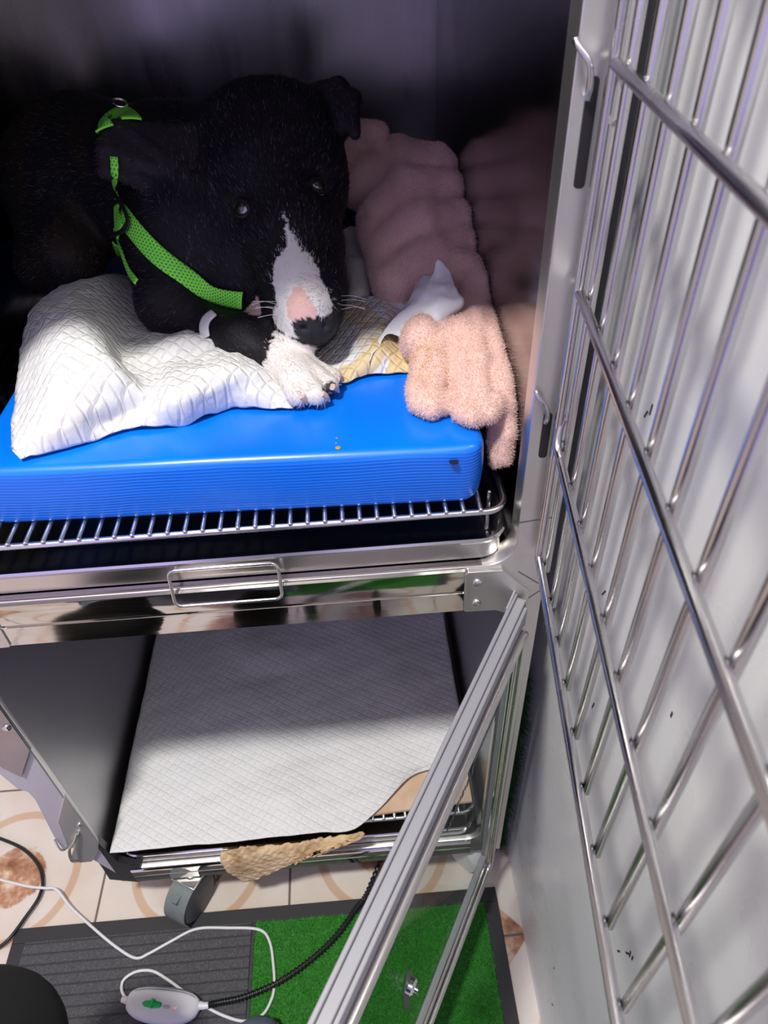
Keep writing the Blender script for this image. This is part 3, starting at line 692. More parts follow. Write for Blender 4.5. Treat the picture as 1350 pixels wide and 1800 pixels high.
# ------------------------------------------------------------------ peach blanket
def BP(px, py, z): return pz(px, py, z)
bl = [  # px,py,z,r chains
 [(640, 325, 1.225, .040), (700, 292, 1.235, .044), (765, 300, 1.240, .036)],
 [(672, 385, 1.205, .036), (720, 350, 1.215, .048), (788, 340, 1.220, .034)],
 [(690, 440, 1.185, .034), (735, 415, 1.195, .046), (800, 395, 1.200, .034)],
 [(700, 500, 1.160, .034), (750, 470, 1.170, .042), (808, 440, 1.180, .032)],
 [(770, 490, 1.160, .030), (815, 485, 1.172, .030), (838, 510, 1.165, .026), (835, 550, 1.150, .026)],
 [(610, 300, 1.24, .035), (622, 250, 1.27, .03), (660, 235, 1.29, .02)],  # added back fold and next tip, standing in for the blanket's reflection
 [(765, 290, 1.25, .022), (768, 265, 1.268, .010)],
 [(662, 395, 1.20, .030), (685, 490, 1.165, .026)],
 [(820, 560, 1.145, .028), (770, 560, 1.150, .030), (745, 600, 1.150, .030)],
]
folds = [
 [(735, 690, 1.132, .013), (735, 710, 1.129, .0115), (757, 719, 1.128, .0115), (783, 708, 1.128, .0115), (801, 690, 1.128, .0105), (808, 702, 1.128, .0105), (815, 724, 1.128, .0115), (834, 734, 1.128, .0115), (858, 728, 1.128, .011), (870, 710, 1.130, .011), (885, 716, 1.120, .0125), (892, 760, 1.082, .0125), (886, 806, 1.050, .011)],
 [(765, 590, 1.155, .018), (745, 640, 1.142, .017), (735, 690, 1.133, .0125)],
 [(785, 585, 1.158, .017), (768, 640, 1.146, .016), (762, 700, 1.134, .012)],
 [(800, 580, 1.160, .016), (796, 630, 1.148, .014), (797, 668, 1.138, .011)],
 [(815, 575, 1.163, .016), (815, 640, 1.148, .015), (818, 705, 1.134, .012)],
 [(835, 565, 1.163, .017), (840, 640, 1.148, .015), (845, 715, 1.133, .012)],
 [(850, 560, 1.158, .018), (866, 620, 1.146, .017), (880, 680, 1.136, .015), (888, 712, 1.122, .013)],
 [(870, 660, 1.136, .014), (876, 720, 1.105, .012), (874, 770, 1.070, .010), (872, 815, 1.040, .008)],
]
BLP = []
for ch in bl + folds:
    pts = [(BP(a, b, z), r) for a, b, z, r in ch]
    for (p, r), (q, r2) in zip(pts, pts[1:]): BLP.append((p, q, r, r2, .009 if ch in bl else .005))
BGR = [(BP(780, 600, 1.178), BP(772, 660, 1.166), .007), (BP(772, 660, 1.166), BP(792, 655, 1.160), .006), (BP(822, 560, 1.190), BP(828, 618, 1.172), .007), (BP(838, 650, 1.165), BP(832, 690, 1.150), .007),
 (BP(798, 660, 1.165), BP(793, 700, 1.140), .006), (BP(865, 600, 1.166), BP(880, 640, 1.158), .005), (BP(640, 440, 1.235), BP(700, 425, 1.240), .008), (BP(700, 425, 1.24), BP(790, 372, 1.24), .006),
 (BP(655, 350, 1.27), BP(740, 322, 1.27), .006), (BP(700, 520, 1.20), BP(800, 450, 1.21), .007), (BP(815, 515, 1.205), BP(845, 520, 1.195), .008), (BP(760, 580, 1.185), BP(752, 640, 1.165), .006)]
def blanket_sdf(P):
    d = None
    for p, q, r, r2, k in BLP:
        s = s_caps(P, p, q, r, r2); d = s if d is None else smin(d, s, k)
    x = P[..., 0]; y = P[..., 1]; z = P[..., 2]
    d = d + .0012 * np.sin(95 * x + 40 * y + 2.2 * np.sin(31 * z + 20 * y)) + .0007 * np.sin(160 * x - 90 * z + 2 * np.sin(60 * y))
    for a, b, r in BGR: d = smax(d, -s_caps(P, a, b, r, r * .8), .008)
    d = smax(d, x - (IR - .002), .004)
    inm = np.maximum(x - .150, .036 - y)      # over the mattress keep above its top
    d = smax(d, np.minimum(1.1065 - z, -inm), .004)
    return d
bv, bf = nets(blanket_sdf, (-.09, .03, 1.02), (.195, .76, 1.33), .0036)
PEACH = mat('peach plush', (.80, .55, .47), .9, Sheen_Weight=.3)
bl_o = npmesh('blanket', bv, bf, PEACH); tag(bl_o, 'fluffy peach pink plush blanket heaped beside the dog on the blue mattress', 'blanket')
def bcol(P):
    n_ = vnoise(P, 30, 8)[:, None]; C = np.array([.84, .60, .53]) * (1 + .12 * n_) * (.85 + .3 * rng.random((len(P), 1)))
    pp = project(P); m_ = np.exp(-((pp[:, 0] - 745) ** 2 / 700 + (pp[:, 1] - 635) ** 2 / 1500)) * (vnoise(P, 90, 3) > -.1) + (np.hypot(pp[:, 0] - 785, (pp[:, 1] - 651)) < 7) * 1.0
    m_ = np.clip(m_, 0, 1)[:, None]; return C * (1 - m_) + np.array([.62, .36, .05]) * m_
fz = hairs('plush_pile', bv, bf, blanket_sdf, 230000, .0036, .00042, bcol, vcolmat('peach pile', .85), bl_o, curl=.5); fz['kind'] = 'stuff'

# ------------------------------------------------------------------ dog
T = lambda px, py, d: pd(px, py, d)
CAMX, CAMY, CAMZ = RM[:, 0], RM[:, 1], RM[:, 2]
prims = []
def cap(a, b, ra, rb, k=.03, white=0): prims.append(('c', a, b, ra, rb, k, white))
def ell(c, rad, k=.03, rotm=None): prims.append(('e', c, rotm if rotm is not None else RM, np.array(rad), None, k, 0))
def tri(a, b, c, r, k=.01): prims.append(('t', a, b, c, r, k, 0))
# trunk
cap(T(150, 300, 1.14), T(300, 335, 1.06), .112, .100, .04)
cap(T(90, 330, 1.14), T(110, 410, 1.10), .075, .065, .04)
cap(T(120, 450, 1.06), T(70, 470, 1.08), .050, .035, .04)
cap(T(300, 335, 1.06), T(340, 420, .99), .098, .078, .04)
cap(T(320, 300, 1.05), T(420, 290, 1.00), .085, .080, .04)
cap(T(340, 400, .97), T(420, 450, .95), .068, .050, .04)
cap(T(300, 440, .985), T(296, 520, .955), .058, .045, .03)
# near foreleg
leg0, leg1, leg2, leg3 = pz(300, 540, 1.160), pz(365, 572, 1.150), pz(430, 602, 1.150), pz(476, 630, 1.142)
cap(leg0, leg1, .042, .029, .02); cap(leg1, leg2, .028, .034, .012); cap(leg2, leg3, .032, .026, .015)
WH = [(pz(492, 632, 1.140), pz(522, 662, 1.138), .0245, .022)]
toes = [((500, 645, 1.140), (522, 697, 1.131), .016, .0125), ((520, 648, 1.142), (556, 695, 1.131), .017, .0135), ((532, 645, 1.142), (579, 677, 1.132), .015, .0120), ((535, 638, 1.140), (588, 662, 1.130), .012, .0095)]
for a, b, ra, rb in WH: cap(a, b, ra, rb, .012, 1)
for a, b, ra, rb in toes: cap(pz(*a), pz(*b), ra, rb, .0045, 1)
# far foreleg
f0, f1, f2, f3 = pz(590, 395, 1.16), pz(622, 428, 1.152), pz(632, 480, 1.142), pz(632, 520, 1.134)
cap(pz(560, 360, 1.18), f0, .04, .028, .02); cap(f0, f1, .026, .020, .015); cap(f1, f2, .021, .020, .01, 1); cap(f2, f3, .021, .017, .01, 1)
nb = len(prims)
# skull and muzzle
ell(T(455, 262, .975), (.086, .090, .075), .03)
ell(T(510, 268, .975), (.070, .086, .072), .03)
cap(T(470, 330, .955), T(515, 430, .925), .082, .062, .03)
ell(T(400, 330, .97), (.040, .060, .05), .03)
ell(T(568, 330, .965), (.033, .062, .05), .03)
cap(T(515, 430, .920), T(535, 510, .902), .060, .052, .025)
cap(T(535, 510, .902), T(543, 556, .892), .051, .040, .02)
cap(T(512, 430, .897), T(540, 535, .866), .036, .027, .02)       # bridge of the nose
ell(T(552, 574, .872), (.026, .017, .020), .008)               # nose pad
cap(T(455, 470, .945), T(505, 560, .925), .035, .030, .015)     # lower jaw and lip
cap(T(405, 328, .930), T(440, 338, .912), .016, .016, .015)      # brows
cap(T(540, 300, .912), T(572, 296, .925), .015, .013, .015)
cap(T(395, 470, .965), T(470, 535, .955), .042, .034, .03)      # throat
# ears
tri(T(352, 238, .935), T(210, 225, .905), T(335, 318, .915), .010, .006)
tri(T(210, 225, .905), T(186, 262, .898), T(335, 318, .915), .009, .006)
tri(T(210, 225, .905), T(182, 250, .900), T(186, 300, .905), .0085, .006)
tri(T(186, 300, .905), T(262, 322, .912), T(190, 258, .900), .0085, .006)
tri(T(545, 165, .98), T(595, 152, .965), T(600, 225, .955), .012, .012)
tri(T(595, 155, .965), T(622, 172, .955), T(600, 225, .950), .009, .012)
tri(T(622, 172, .955), T(624, 236, .935), T(602, 205, .945), .0075, .01)
def prim_d(P, p):
    if p[0] == 'c': return s_caps(P, p[1], p[2], p[3], p[4])
    if p[0] == 'e': return s_ell(P, p[1], p[2], p[3])
    return s_tri(P, p[1], p[2], p[3], p[4])
EYES = [(422, 366), (563, 326)]
def dog_sdf(P):
    d = None; hd = None
    for i, p in enumerate(prims):
        s = prim_d(P, p)
        if i < nb: d = s if d is None else smin(d, s, p[5])
        else: hd = s if hd is None else smin(hd, s, p[5])
    for c, r in SOCK: hd = smax(hd, r - np.linalg.norm(P - c, axis=-1), .010)
    for a, b, r in GRV: hd = smax(hd, -s_caps(P, a, b, r, r), .005)
    d = smin(d, hd, .022)
    d = smax(d, 1.1095 - P[..., 2], .006)
    return d
SOCK = []; GRV = []
def hit(px, py, fn, d0=.6, d1=1.6):
    ds = np.arange(d0, d1, .001); Q = np.array([pd(px, py, d) for d in ds]); v = fn(Q); i = np.argmax(v < 0)
    return pd(px, py, ds[i] - .001 * (0 if i == 0 else (-v[i]) / (v[i - 1] - v[i] + 1e-9))) if v.min() < 0 else None
eyes3 = [hit(*e, dog_sdf) for e in EYES]
en = [grad(dog_sdf, e) for e in eyes3]
SOCK = [(e + n * .011, .0165) for e, n in zip(eyes3, en)]
nose_c = T(552, 574, .855)
GRV = [(T(534, 576, .857), T(537, 578, .852), .0035), (T(572, 574, .858), T(568, 577, .852), .0035), (T(553, 578, .850), T(552, 600, .868), .0018), (T(500, 575, .892), T(550, 600, .886), .0018)]
dog = thing('dog', 'black and white dog lying on the blue mattress looking up at the camera', 'dog', loc=(0, 0, 0))
dv, df = nets(dog_sdf, (-.62, .09, 1.112), (.07, .86, 1.41), .0033)
dnm = grad(dog_sdf, dv)
BLAZE = [(496, 372), (500, 378), (506, 400), (518, 416), (532, 440), (552, 455), (562, 487), (584, 529), (582, 550), (574, 556), (540, 560), (514, 568), (530, 598), (505, 592), (486, 575), (479, 552), (486, 535), (479, 490), (483, 458), (505, 435), (502, 405)]
PINK = [(522, 500), (537, 511), (558, 547), (555, 562), (543, 558), (530, 564), (516, 566), (506, 558), (503, 529)]
NOSE = [(512, 568), (524, 562), (532, 558), (540, 563), (548, 557), (556, 564), (574, 558), (592, 548), (597, 568), (588, 588), (570, 604), (548, 606), (528, 602), (518, 588)]
def dogcol(P, hair=False):
    pp = project(P); nj = np.stack([vnoise(P, 160, 31), vnoise(P, 160, 32)], -1) * 3
    C = np.ones((len(P), 3)) * np.array([.0080, .0072, .0105])
    front = ((P - CAM) @ CAMZ) < .93
    ear = np.min([prim_d(P, p) for p in prims if p[0] == 't'], 0) < .004; C[ear] = np.array([.019, .016, .020])  # ears coloured lighter, in place of a soft sheen
    brindle = (vnoise(P, 26, 44) > .25)[:, None] & ((P - CAM) @ CAMZ > .97)[:, None]; C = np.where(brindle, np.array([.016, .011, .009]), C)
    if hair:
        q = rng.random(len(P)); cl = vnoise(P, 55, 61) + .5 * vnoise(P, 140, 62); C[q < .05 + .10 * (cl > .35)] = np.array([.13, .12, .14]); C[(q > .2) & (q < .3)] = np.array([.028, .022, .022])  # clumped grey hairs coloured in as glints on the black coat
        halo = (rng.random(len(P)) < .4) & front & inpoly(pp + rng.normal(size=pp.shape) * 8, BLAZE); C[halo] = (.5, .5, .48)
    jit = pp + nj + (rng.normal(size=pp.shape) * 4 if hair else 0)
    m_ = inpoly(jit, BLAZE) & front; C[m_] = np.array([.74, .73, .70]) * (1 if not hair else .95)
    if hair:
        g = m_ & (rng.random(len(P)) < np.clip((pp[:, 0] - 535) / 60, 0, .6)); C[g] = (.09, .09, .09)
    m_ = inpoly(pp + nj * .6, PINK) & front; C[m_] = (.72, .46, .40)
    m_ = inpoly(pp + nj * .3, NOSE) & front; C[m_] = (.022, .022, .026)
    wd_ = np.min([prim_d(P, p) for p in prims if p[-1] == 1], 0); bd_ = np.min([prim_d(P, p) for p in prims[:nb] if p[-1] == 0], 0)
    jn = (rng.normal(size=len(P)) * .003) if hair else 0
    m_ = (wd_ < bd_ + .004 + jn + vnoise(P, 200, 7) * .002) & (wd_ < .012); C[m_] = (.72, .68, .65)
    tm = m_ & (np.hypot(pp[:, 0] - 580, pp[:, 1] - 683) < 13) & (vnoise(P, 200, 9) > -.2); C[tm] = (.05, .05, .06)
    cm = inpoly(pp + nj, [(430, 545), (452, 522), (470, 535), (478, 560), (455, 572)]) & ((P - CAM) @ CAMZ > .90); C[cm] = (.55, .42, .38)
    return C
FUR = vcolmat('short dog coat', .62, Specular_IOR_Level=.2)
body = npmesh('body', dv, df, FUR, dog); setcol(body, dogcol(dv))
head_c = T(480, 180, .97); nose3 = T(550, 580, .86)
def flow(P):
    r = np.tile(-(nose3 - head_c), (len(P), 1)); dth = (P - CAM) @ CAMZ; h = (np.linalg.norm(P - T(500, 350, .93), axis=1) < .16)
    back = np.tile(T(150, 300, 1.14) - T(420, 300, .98), (len(P), 1)); back = back / .3; r = r / .3
    out = np.where(h[:, None], r, back + np.array([0, 0, -.5]))
    pw = pz(540, 690, 1.13) - leg2; near = (np.linalg.norm(P - leg3, axis=1) < .09); out = np.where(near[:, None], pw / np.linalg.norm(pw), out); return out
def furkeep(C):
    pp = project(C); nn = inpoly(pp, NOSE) & ((C - CAM) @ CAMZ < .93); pk = inpoly(pp, PINK); e_ = np.min([np.linalg.norm(C - e, axis=1) for e in eyes3], 0) < .0135
    return np.where(nn | e_, 0, np.where(pk, .12, 1.0))
FURH = vcolmat('dog hair', .45, Specular_IOR_Level=.35)
fur = hairs('fur', dv, df, dog_sdf, 190000, .0068, .00042, lambda P: dogcol(P, True), FURH, dog, flow, furkeep, curl=.35, lay=.84); fur['kind'] = 'stuff'
# eyes
EYEB = mat('dark brown eye', (.020, .012, .010), .05, Coat_Weight=1, Coat_Roughness=.02)
SCL = mat('pinkish eye white', (.50, .40, .47), .15, Coat_Weight=1)
LID = mat('black lid', (.006, .006, .008), .65)
def sphere(name, c, r, m_, parent, sc=(1, 1, 1), mati=None, n=20):
    V = []; Fc = []
    for i in range(n + 1):
        for j in range(2 * n):
            a = math.pi * i / n; b = math.pi * j / n; V.append((c[0] + sc[0] * r * math.sin(a) * math.cos(b), c[1] + sc[1] * r * math.sin(a) * math.sin(b), c[2] + sc[2] * r * math.cos(a)))
    for i in range(n):
        for j in range(2 * n): Fc.append((i * 2 * n + j, (i + 1) * 2 * n + j, (i + 1) * 2 * n + (j + 1) % (2 * n), i * 2 * n + (j + 1) % (2 * n)))
    o = mk(name, V, Fc, m_, parent)
    bm = bmesh.new(); bm.from_mesh(o.data); bmesh.ops.remove_doubles(bm, verts=bm.verts, dist=1e-6); bmesh.ops.recalc_face_normals(bm, faces=bm.faces); bm.to_mesh(o.data); bm.free()
    return o
for (ex, ey), e, n, sd in zip(EYES, eyes3, en, ((.75, .7), (-.55, .95))):
    c = e - n * .0105; r = .0135
    eo = sphere('eye', c, r, SCL, dog); eo['label'] = 'dark brown eye with a crescent of white below'
    look = n * .85 - CAMX * sd[0] * .32 - CAMY * sd[1] * .45; look /= np.linalg.norm(look)
    io = sphere('iris', c + look * .0029, .0121, EYEB, eo)
    # lids: a rim around the opening
    u = CAMX * .94 + CAMY * .30 if ex < 500 else CAMX * .9 - CAMY * .42; u = u - n * (u @ n); u /= np.linalg.norm(u); v_ = np.cross(n, u)
    pts = [c + n * (.0105 - .0028 * abs(math.cos(a)) ** 3) + u * .0150 * math.cos(a) + v_ * .0092 * math.sin(a) for a in np.linspace(0, 2 * math.pi, 28, endpoint=False)]
    q = MB(); q.tube(pts, .0028, 10, closed=True); q.build('eyelid', LID, eo)
# claws
CLAW = mat('pinkish claw', (.62, .42, .36), .35)
for (px, py), (qx, qy) in (((531, 696), (540, 712)), ((566, 692), (580, 706)), ((584, 680), (596, 690)), ((592, 666), (600, 672))):
    a = pz(px, py, 1.137); b = pz(qx, qy, 1.123); mid = (a + b) / 2 + np.array([0, 0, .002]); q = MB(); q.tube(spline([a, mid, b], 4), [.0042, .0042, .0041, .004, .0038, .0034, .0028, .002, .001], 10); q.build('claw', CLAW, dog)
# whiskers
WHI = mat('whisker', (.5, .5, .5), .4)
for k in range(9):
    s_ = hit(487 + 3 * k % 20, 530 + 6 * k, dog_sdf) if k < 5 else hit(600, 520 + 8 * (k - 5), dog_sdf)
    if s_ is None: continue
    dr = (-CAMX if k < 5 else CAMX) * .03 + CAMY * random.uniform(-.004, .010) - CAMZ * .008
    q = MB(); q.tube(spline([s_, s_ + dr * .5 + CAMY * -.002, s_ + dr], 4), [.00028] * 9, 5); q.build('whisker', WHI, dog)
# bandage on the foreleg
BAND = mat('white tape', (.72, .70, .76), .6)
# harness
GRN = mat('lime webbing', (.20, .78, .03), .6)
gc = coords(GRN, (1, 1, 1)); uvn = N(GRN, 'ShaderNodeUVMap'); gs = N(GRN, 'ShaderNodeSeparateXYZ'); L(GRN, uvn.outputs[0], gs.inputs[0])
fu = math_(GRN, 'FRACT', gs.outputs[0]); row = math_(GRN, 'MULTIPLY', math_(GRN, 'FRACT', math_(GRN, 'MULTIPLY', math_(GRN, 'FLOOR', gs.outputs[1]), .5)), 1.0)
fu = math_(GRN, 'FRACT', math_(GRN, 'ADD', gs.outputs[0], row)); fv = math_(GRN, 'FRACT', gs.outputs[1])
du = math_(GRN, 'SUBTRACT', fu, .5); dv_ = math_(GRN, 'SUBTRACT', fv, .5)
dist = math_(GRN, 'SQRT', math_(GRN, 'ADD', math_(GRN, 'MULTIPLY', du, du), math_(GRN, 'MULTIPLY', dv_, dv_)))
L(GRN, ramp(GRN, dist, [(.24, (.02, .35, .16)), (.34, (.27, .95, .04))]), bsdf(GRN).inputs['Base Color']); bump(GRN, dist, .6, .0012)
def strap(path, wid, name, m_, parent, lift=.006, cell=.0043):
    pts = []
    for px, py in [tuple(p) for p in spline([np.array(p, float) for p in path], 6)]:
        h = hit(px, py, dog_sdf)
        if h is not None: pts.append(h)
    pts = np.array(pts)
    for _ in range(4): pts[1:-1] = (pts[:-2] + 2 * pts[1:-1] + pts[2:]) / 4
    Nn = grad(dog_sdf, pts); 
    for _ in range(4): Nn[1:-1] = (Nn[:-2] + 2 * Nn[1:-1] + Nn[2:]) / 4
    Nn /= np.linalg.norm(Nn, axis=1, keepdims=True)
    V = []; uv = []; s = 0; K = 8; wl = wid if hasattr(wid, '__len__') else [wid, wid]
    for i in range(len(pts)):
        t = pts[min(i + 1, len(pts) - 1)] - pts[max(i - 1, 0)]; t /= np.linalg.norm(t) + 1e-9
        sd = np.cross(t, Nn[i]); sd /= np.linalg.norm(sd); s += np.linalg.norm(pts[i] - pts[i - 1]) if i else 0
        ww = wl[0] + (wl[1] - wl[0]) * i / len(pts)
        for j in range(K + 1):
            a = (j / K - .5); V.append(pts[i] + Nn[i] * (lift + .0012 * (1 - (2 * a) ** 2)) + sd * a * ww); uv.append((a * ww / cell, s / cell))
    n = K + 1; Q = [(i * n + j, i * n + j + 1, (i + 1) * n + j + 1, (i + 1) * n + j) for i in range(len(pts) - 1) for j in range(K)]
    o = mk(name, V, Q, m_, parent); ul = o.data.uv_layers.new(name='UVMap')
    for lp in o.data.loops: ul.data[lp.index].uv = uv[lp.vertex_index]
    sdm = o.modifiers.new('solid', 'SOLIDIFY'); sdm.thickness = .0024; sdm.offset = 0
    return o
bo = strap([(378, 553), (366, 563), (362, 577), (366, 594)], [.017, .019], 'bandage', BAND, dog, .003); bo['label'] = 'white tape bandage around the foreleg'
har = strap([(222, 378), (250, 415), (285, 455), (330, 490), (380, 516), (432, 529)], [.026, .021], 'harness', GRN, dog); har['label'] = 'lime green mesh webbing harness'
strap([(216, 364), (216, 385), (222, 410)], [.020, .026], 'strap', GRN, har, .008)
strap([(203, 275), (205, 310), (212, 350)], .009, 'strap', GRN, har, .005)
strap([(208, 400), (220, 440), (232, 475), (246, 498)], .008, 'strap', GRN, har, .005)
strap([(206, 425), (210, 438), (214, 450)], .010, 'strap', GRN, har, .004)
strap([(188, 232), (190, 218), (205, 206), (222, 206), (232, 216)], .024, 'strap', GRN, har, .006)
strap([(212, 340), (232, 372), (240, 400), (228, 412)], .005, 'keeper', BLACK, har, .011)
strap([(240, 385), (234, 402), (222, 414), (206, 410)], .005, 'keeper', BLACK, har, .011)
RING = SCREW
h_ = hit(222, 212, dog_sdf); q = MB(); q.tube([h_ + np.array([0, 0, .014]) - CAMZ * .012 + CAMX * .009 * math.cos(a) + CAMZ * .009 * math.sin(a) for a in np.linspace(0, 2 * math.pi, 20, endpoint=False)], .0013, 8, closed=True); q.build('ring', RING, har)

# ------------------------------------------------------------------ floor mat
RUB = mat('black rubber border', (.022, .022, .026), .55)
dm = thing('doormat', 'black edged doormat with ribbed charcoal carpet and green turf halves on the tiles', 'mat', loc=(0, 0, 0))
MX0, MX1, MY0, MY1 = -.772, .214, -.62, -.030
mb = MB(); mb.box((MX0, MY0, .0005), (MX1, MY1, .006)); 
mb.box((MX0, MY1 - .028, .006), (MX1, MY1, .009)); mb.box((MX1 - .028, MY0, .006), (MX1, MY1 - .028, .009)); mb.box((MX0, MY0, .006), (MX0 + .028, MY1 - .028, .009)); mb.box((-.289, MY0, .006), (-.281, MY1 - .028, .009))
mb.build('border', RUB, dm, .001)
CARP = mat('charcoal ribbed carpet', (.05, .05, .055), .95); cc = coords(CARP)
sc = N(CARP, 'ShaderNodeSeparateXYZ'); L(CARP, cc, sc.inputs[0]); rb_ = math_(CARP, 'SINE', math_(CARP, 'MULTIPLY', sc.outputs[1], 330))
nn_ = noise(CARP, cc, 420, 3, .7)
L(CARP, mixc(CARP, ramp(CARP, math_(CARP, 'MULTIPLY', math_(CARP, 'ADD', rb_, 1.0), .5), [(.02, (.3,) * 3), (.16, (1,) * 3)]), (.028, .028, .032), ramp(CARP, nn_, [(.3, (.04, .04, .046)), (.62, (.105, .105, .115)), (.8, (.26, .26, .28))])), bsdf(CARP).inputs['Base Color'])
bump(CARP, rb_, .25, .001, bump(CARP, nn_, .8, .002))
mb = MB(); mb.box((MX0 + .028, MY0 + .01, .006), (-.289, MY1 - .028, .0105)); mb.build('ribbed_carpet', CARP, dm)
TURFB = mat('turf backing', (.03, .17, .02), .9)
mb = MB(); mb.box((-.281, MY0 + .01, .006), (MX1 - .028, MY1 - .028, .0085)); tb = mb.build('turf', TURFB, dm)
nb_ = 60000; px_ = rng.uniform(-.281, MX1 - .028, nb_); py_ = rng.uniform(-.42, MY1 - .028, nb_)
b = np.stack([px_, py_, np.full(nb_, .008)], 1); d_ = rng.normal(size=(nb_, 3)) * .55 + [0, 0, 1]; d_ /= np.linalg.norm(d_, axis=1, keepdims=True); sd_ = np.cross(d_, rng.normal(size=(nb_, 3))); sd_ /= np.linalg.norm(sd_, axis=1, keepdims=True)
tip = b + d_ * (.006 + .004 * rng.random((nb_, 1))); Wv = np.stack([b - sd_ * .0006, b + sd_ * .0006, tip], 1).reshape(-1, 3)
gbl = npmesh('turf_blades', Wv, np.arange(nb_ * 3).reshape(-1, 3), vcolmat('turf blade', .5), tb); setcol(gbl, np.repeat(np.array([.06, .40, .045]) * (.5 + .9 * rng.random((nb_, 1))), 3, 0)); gbl['kind'] = 'stuff'
# ------------------------------------------------------------------ cables
WC = mat('white cable', (.72, .72, .74), .4); BC = mat('black cable', (.012, .012, .014), .4)
ctl = thing('heating_pad_controller', 'white hand controller with green slider and red light on the charcoal carpet, with its cords', 'controller', loc=(0, 0, 0))
def fl_(pts, z=.014): return [pz(a, b, z if len(c) == 0 else c[0]) for a, b, *c in pts]
q = MB(); q.tube(spline(fl_([(-40, 1535, .012), (0, 1546, .012), (50, 1558, .020), (78, 1561, .022), (100, 1564, .020), (125, 1595), (165, 1632), (205, 1665), (238, 1684), (262, 1676), (300, 1655), (345, 1633), (400, 1631), (455, 1634), (474, 1655), (481, 1700), (482, 1735), (476, 1760), (460, 1785), (430, 1795), (395, 1786), (358, 1768)]), 8), .0028, 10); q.build('power_cable', WC, ctl)
q = MB(); q.tube(spline(fl_([(222, 1757), (214, 1740), (218, 1722), (240, 1708), (268, 1707), (295, 1722), (322, 1742)], .016), 8), .0028, 10); q.build('cable_loop', WC, ctl)
ca = pz(222, 1758, .024); cbp = pz(352, 1772, .024); cxv = cbp - ca; Lc = np.linalg.norm(cxv); cxv /= Lc; cyv = np.cross([0, 0, 1], cxv)
def ctlpt(u, v, z): return ca + cxv * u * Lc + cyv * v + np.array([0, 0, z])
V = []; Fc = []; nu = 28; nv = 20
for i in range(nu + 1):
    u = i / nu; wdt = .0265 * (1 - abs(2 * u - 1) ** 3.0) ** .5 + .002; hh = .0125 * (1 - abs(2 * u - 1) ** 4) ** .5 + .002
    for j in range(nv):
        a = 2 * math.pi * j / nv; c_, s_ = math.cos(a), math.sin(a); V.append(ctlpt(u, wdt * np.sign(c_) * abs(c_) ** .75 - .004 * math.sin(u * math.pi * 1), hh * np.sign(s_) * abs(s_) ** .7))
for i in range(nu):
    for j in range(nv): Fc.append((i * nv + j, i * nv + (j + 1) % nv, (i + 1) * nv + (j + 1) % nv, (i + 1) * nv + j))
Fc += [tuple(range(nv - 1, -1, -1)), tuple(nu * nv + j for j in range(nv))]
q = MB(); q.add(V, Fc); cbody = q.build('casing', mat('white casing', (.74, .74, .78), .35), ctl)
q = MB(); V = []; 
for i in range(nu + 1):
    u = .10 + .82 * i / nu; b0 = .0265 * (1 - abs(2 * u - 1) ** 3) ** .5
    V += [ctlpt(u, b0 - .002, .004), ctlpt(u, b0 + .001, .0), ctlpt(u, b0 - .001, -.006), ctlpt(u, b0 * .72, .0128)]
q.add(V, [(4 * i + a, 4 * i + b_, 4 * i + 4 + b_, 4 * i + 4 + a) for i in range(nu) for a, b_ in ((0, 1), (1, 2), (3, 0))]); q.build('grey_edge', mat('blue grey casing', (.20, .23, .30), .4), cbody)
q = MB(); q.tube([ctlpt(-.06, 0, 0), ctlpt(.02, 0, 0)], [.005, .007], 14); q.tube([ctlpt(.98, .004, 0), ctlpt(1.05, .004, 0), ctlpt(1.10, .006, 0)], [.0075, .006, .006], 14); q.build('strain_relief', WC, cbody)
GB = mat('green slider', (.0, .45, .10), .35)
q = MB(); P8 = rrect(.27, .52, -.0055, .0055, .0, 1); 
q.tube([ctlpt(u, -.005, .0128) for u in (.25, .29, .36, .44, .50, .53)], [.001, .005, .006, .006, .005, .001], 12)
q.tube([ctlpt(.38, -.011, .015), ctlpt(.40, .003, .018)], [.004, .004], 10); q.build('slider', GB, cbody)
q = MB(); q.tube([ctlpt(u, -.0065, .0112) for u in (.5, .56, .62, .64)], [.002, .0045, .0045, .002], 10); q.build('slider_slot', mat('slot grey', (.45, .45, .48), .5), cbody)
REDL = mat('red led', (.9, .05, .02), .4, Emission_Color=(1, .06, .02, 1), Emission_Strength=2.5)
q = MB(); q.tube([ctlpt(.70, -.006, .0120), ctlpt(.70, -.006, .0142)], .0025, 12); q.build('indicator_light', REDL, cbody)
q = MB()
for k in range(4): q.tube([ctlpt(.37 + .04 * k, .0045, .0127), ctlpt(.375 + .04 * k, .0085, .0125)], .0006, 6)
q.tube([ctlpt(.30, -.0150, .0112), ctlpt(.30, -.0150, .0122)], .0012, 8); q.build('printed_ticks', BLACK, cbody)
# corrugated black cord
path = spline([ctlpt(1.08, .006, .0), pz(385, 1762, .02), pz(430, 1752, .018), pz(490, 1726, .018), pz(545, 1688, .018), pz(590, 1646, .018), pz(625, 1598, .018), pz(650, 1560, .02), (.0, .10, .02), (.05, .35, .02)], 34)
q = MB(); q.tube(path, [.0052 + .0011 * (1 if i % 4 < 2 else -1) for i in range(len(path))], 12); q.build('corrugated_cord', BC, ctl)
q = MB(); q.tube(spline([pz(-40, 1462, .012), pz(0, 1474, .008), pz(40, 1492, .008), pz(66, 1518, .008), pz(75, 1548, .008), pz(68, 1578, .010), pz(45, 1612, .010), pz(18, 1648, .012), pz(-5, 1668, .008), pz(-50, 1700, .008)], 8), .0036, 10)
tag(q.build('power_cord', BC), 'black power cord curving over the tiles at the left of the doormat', 'cord')
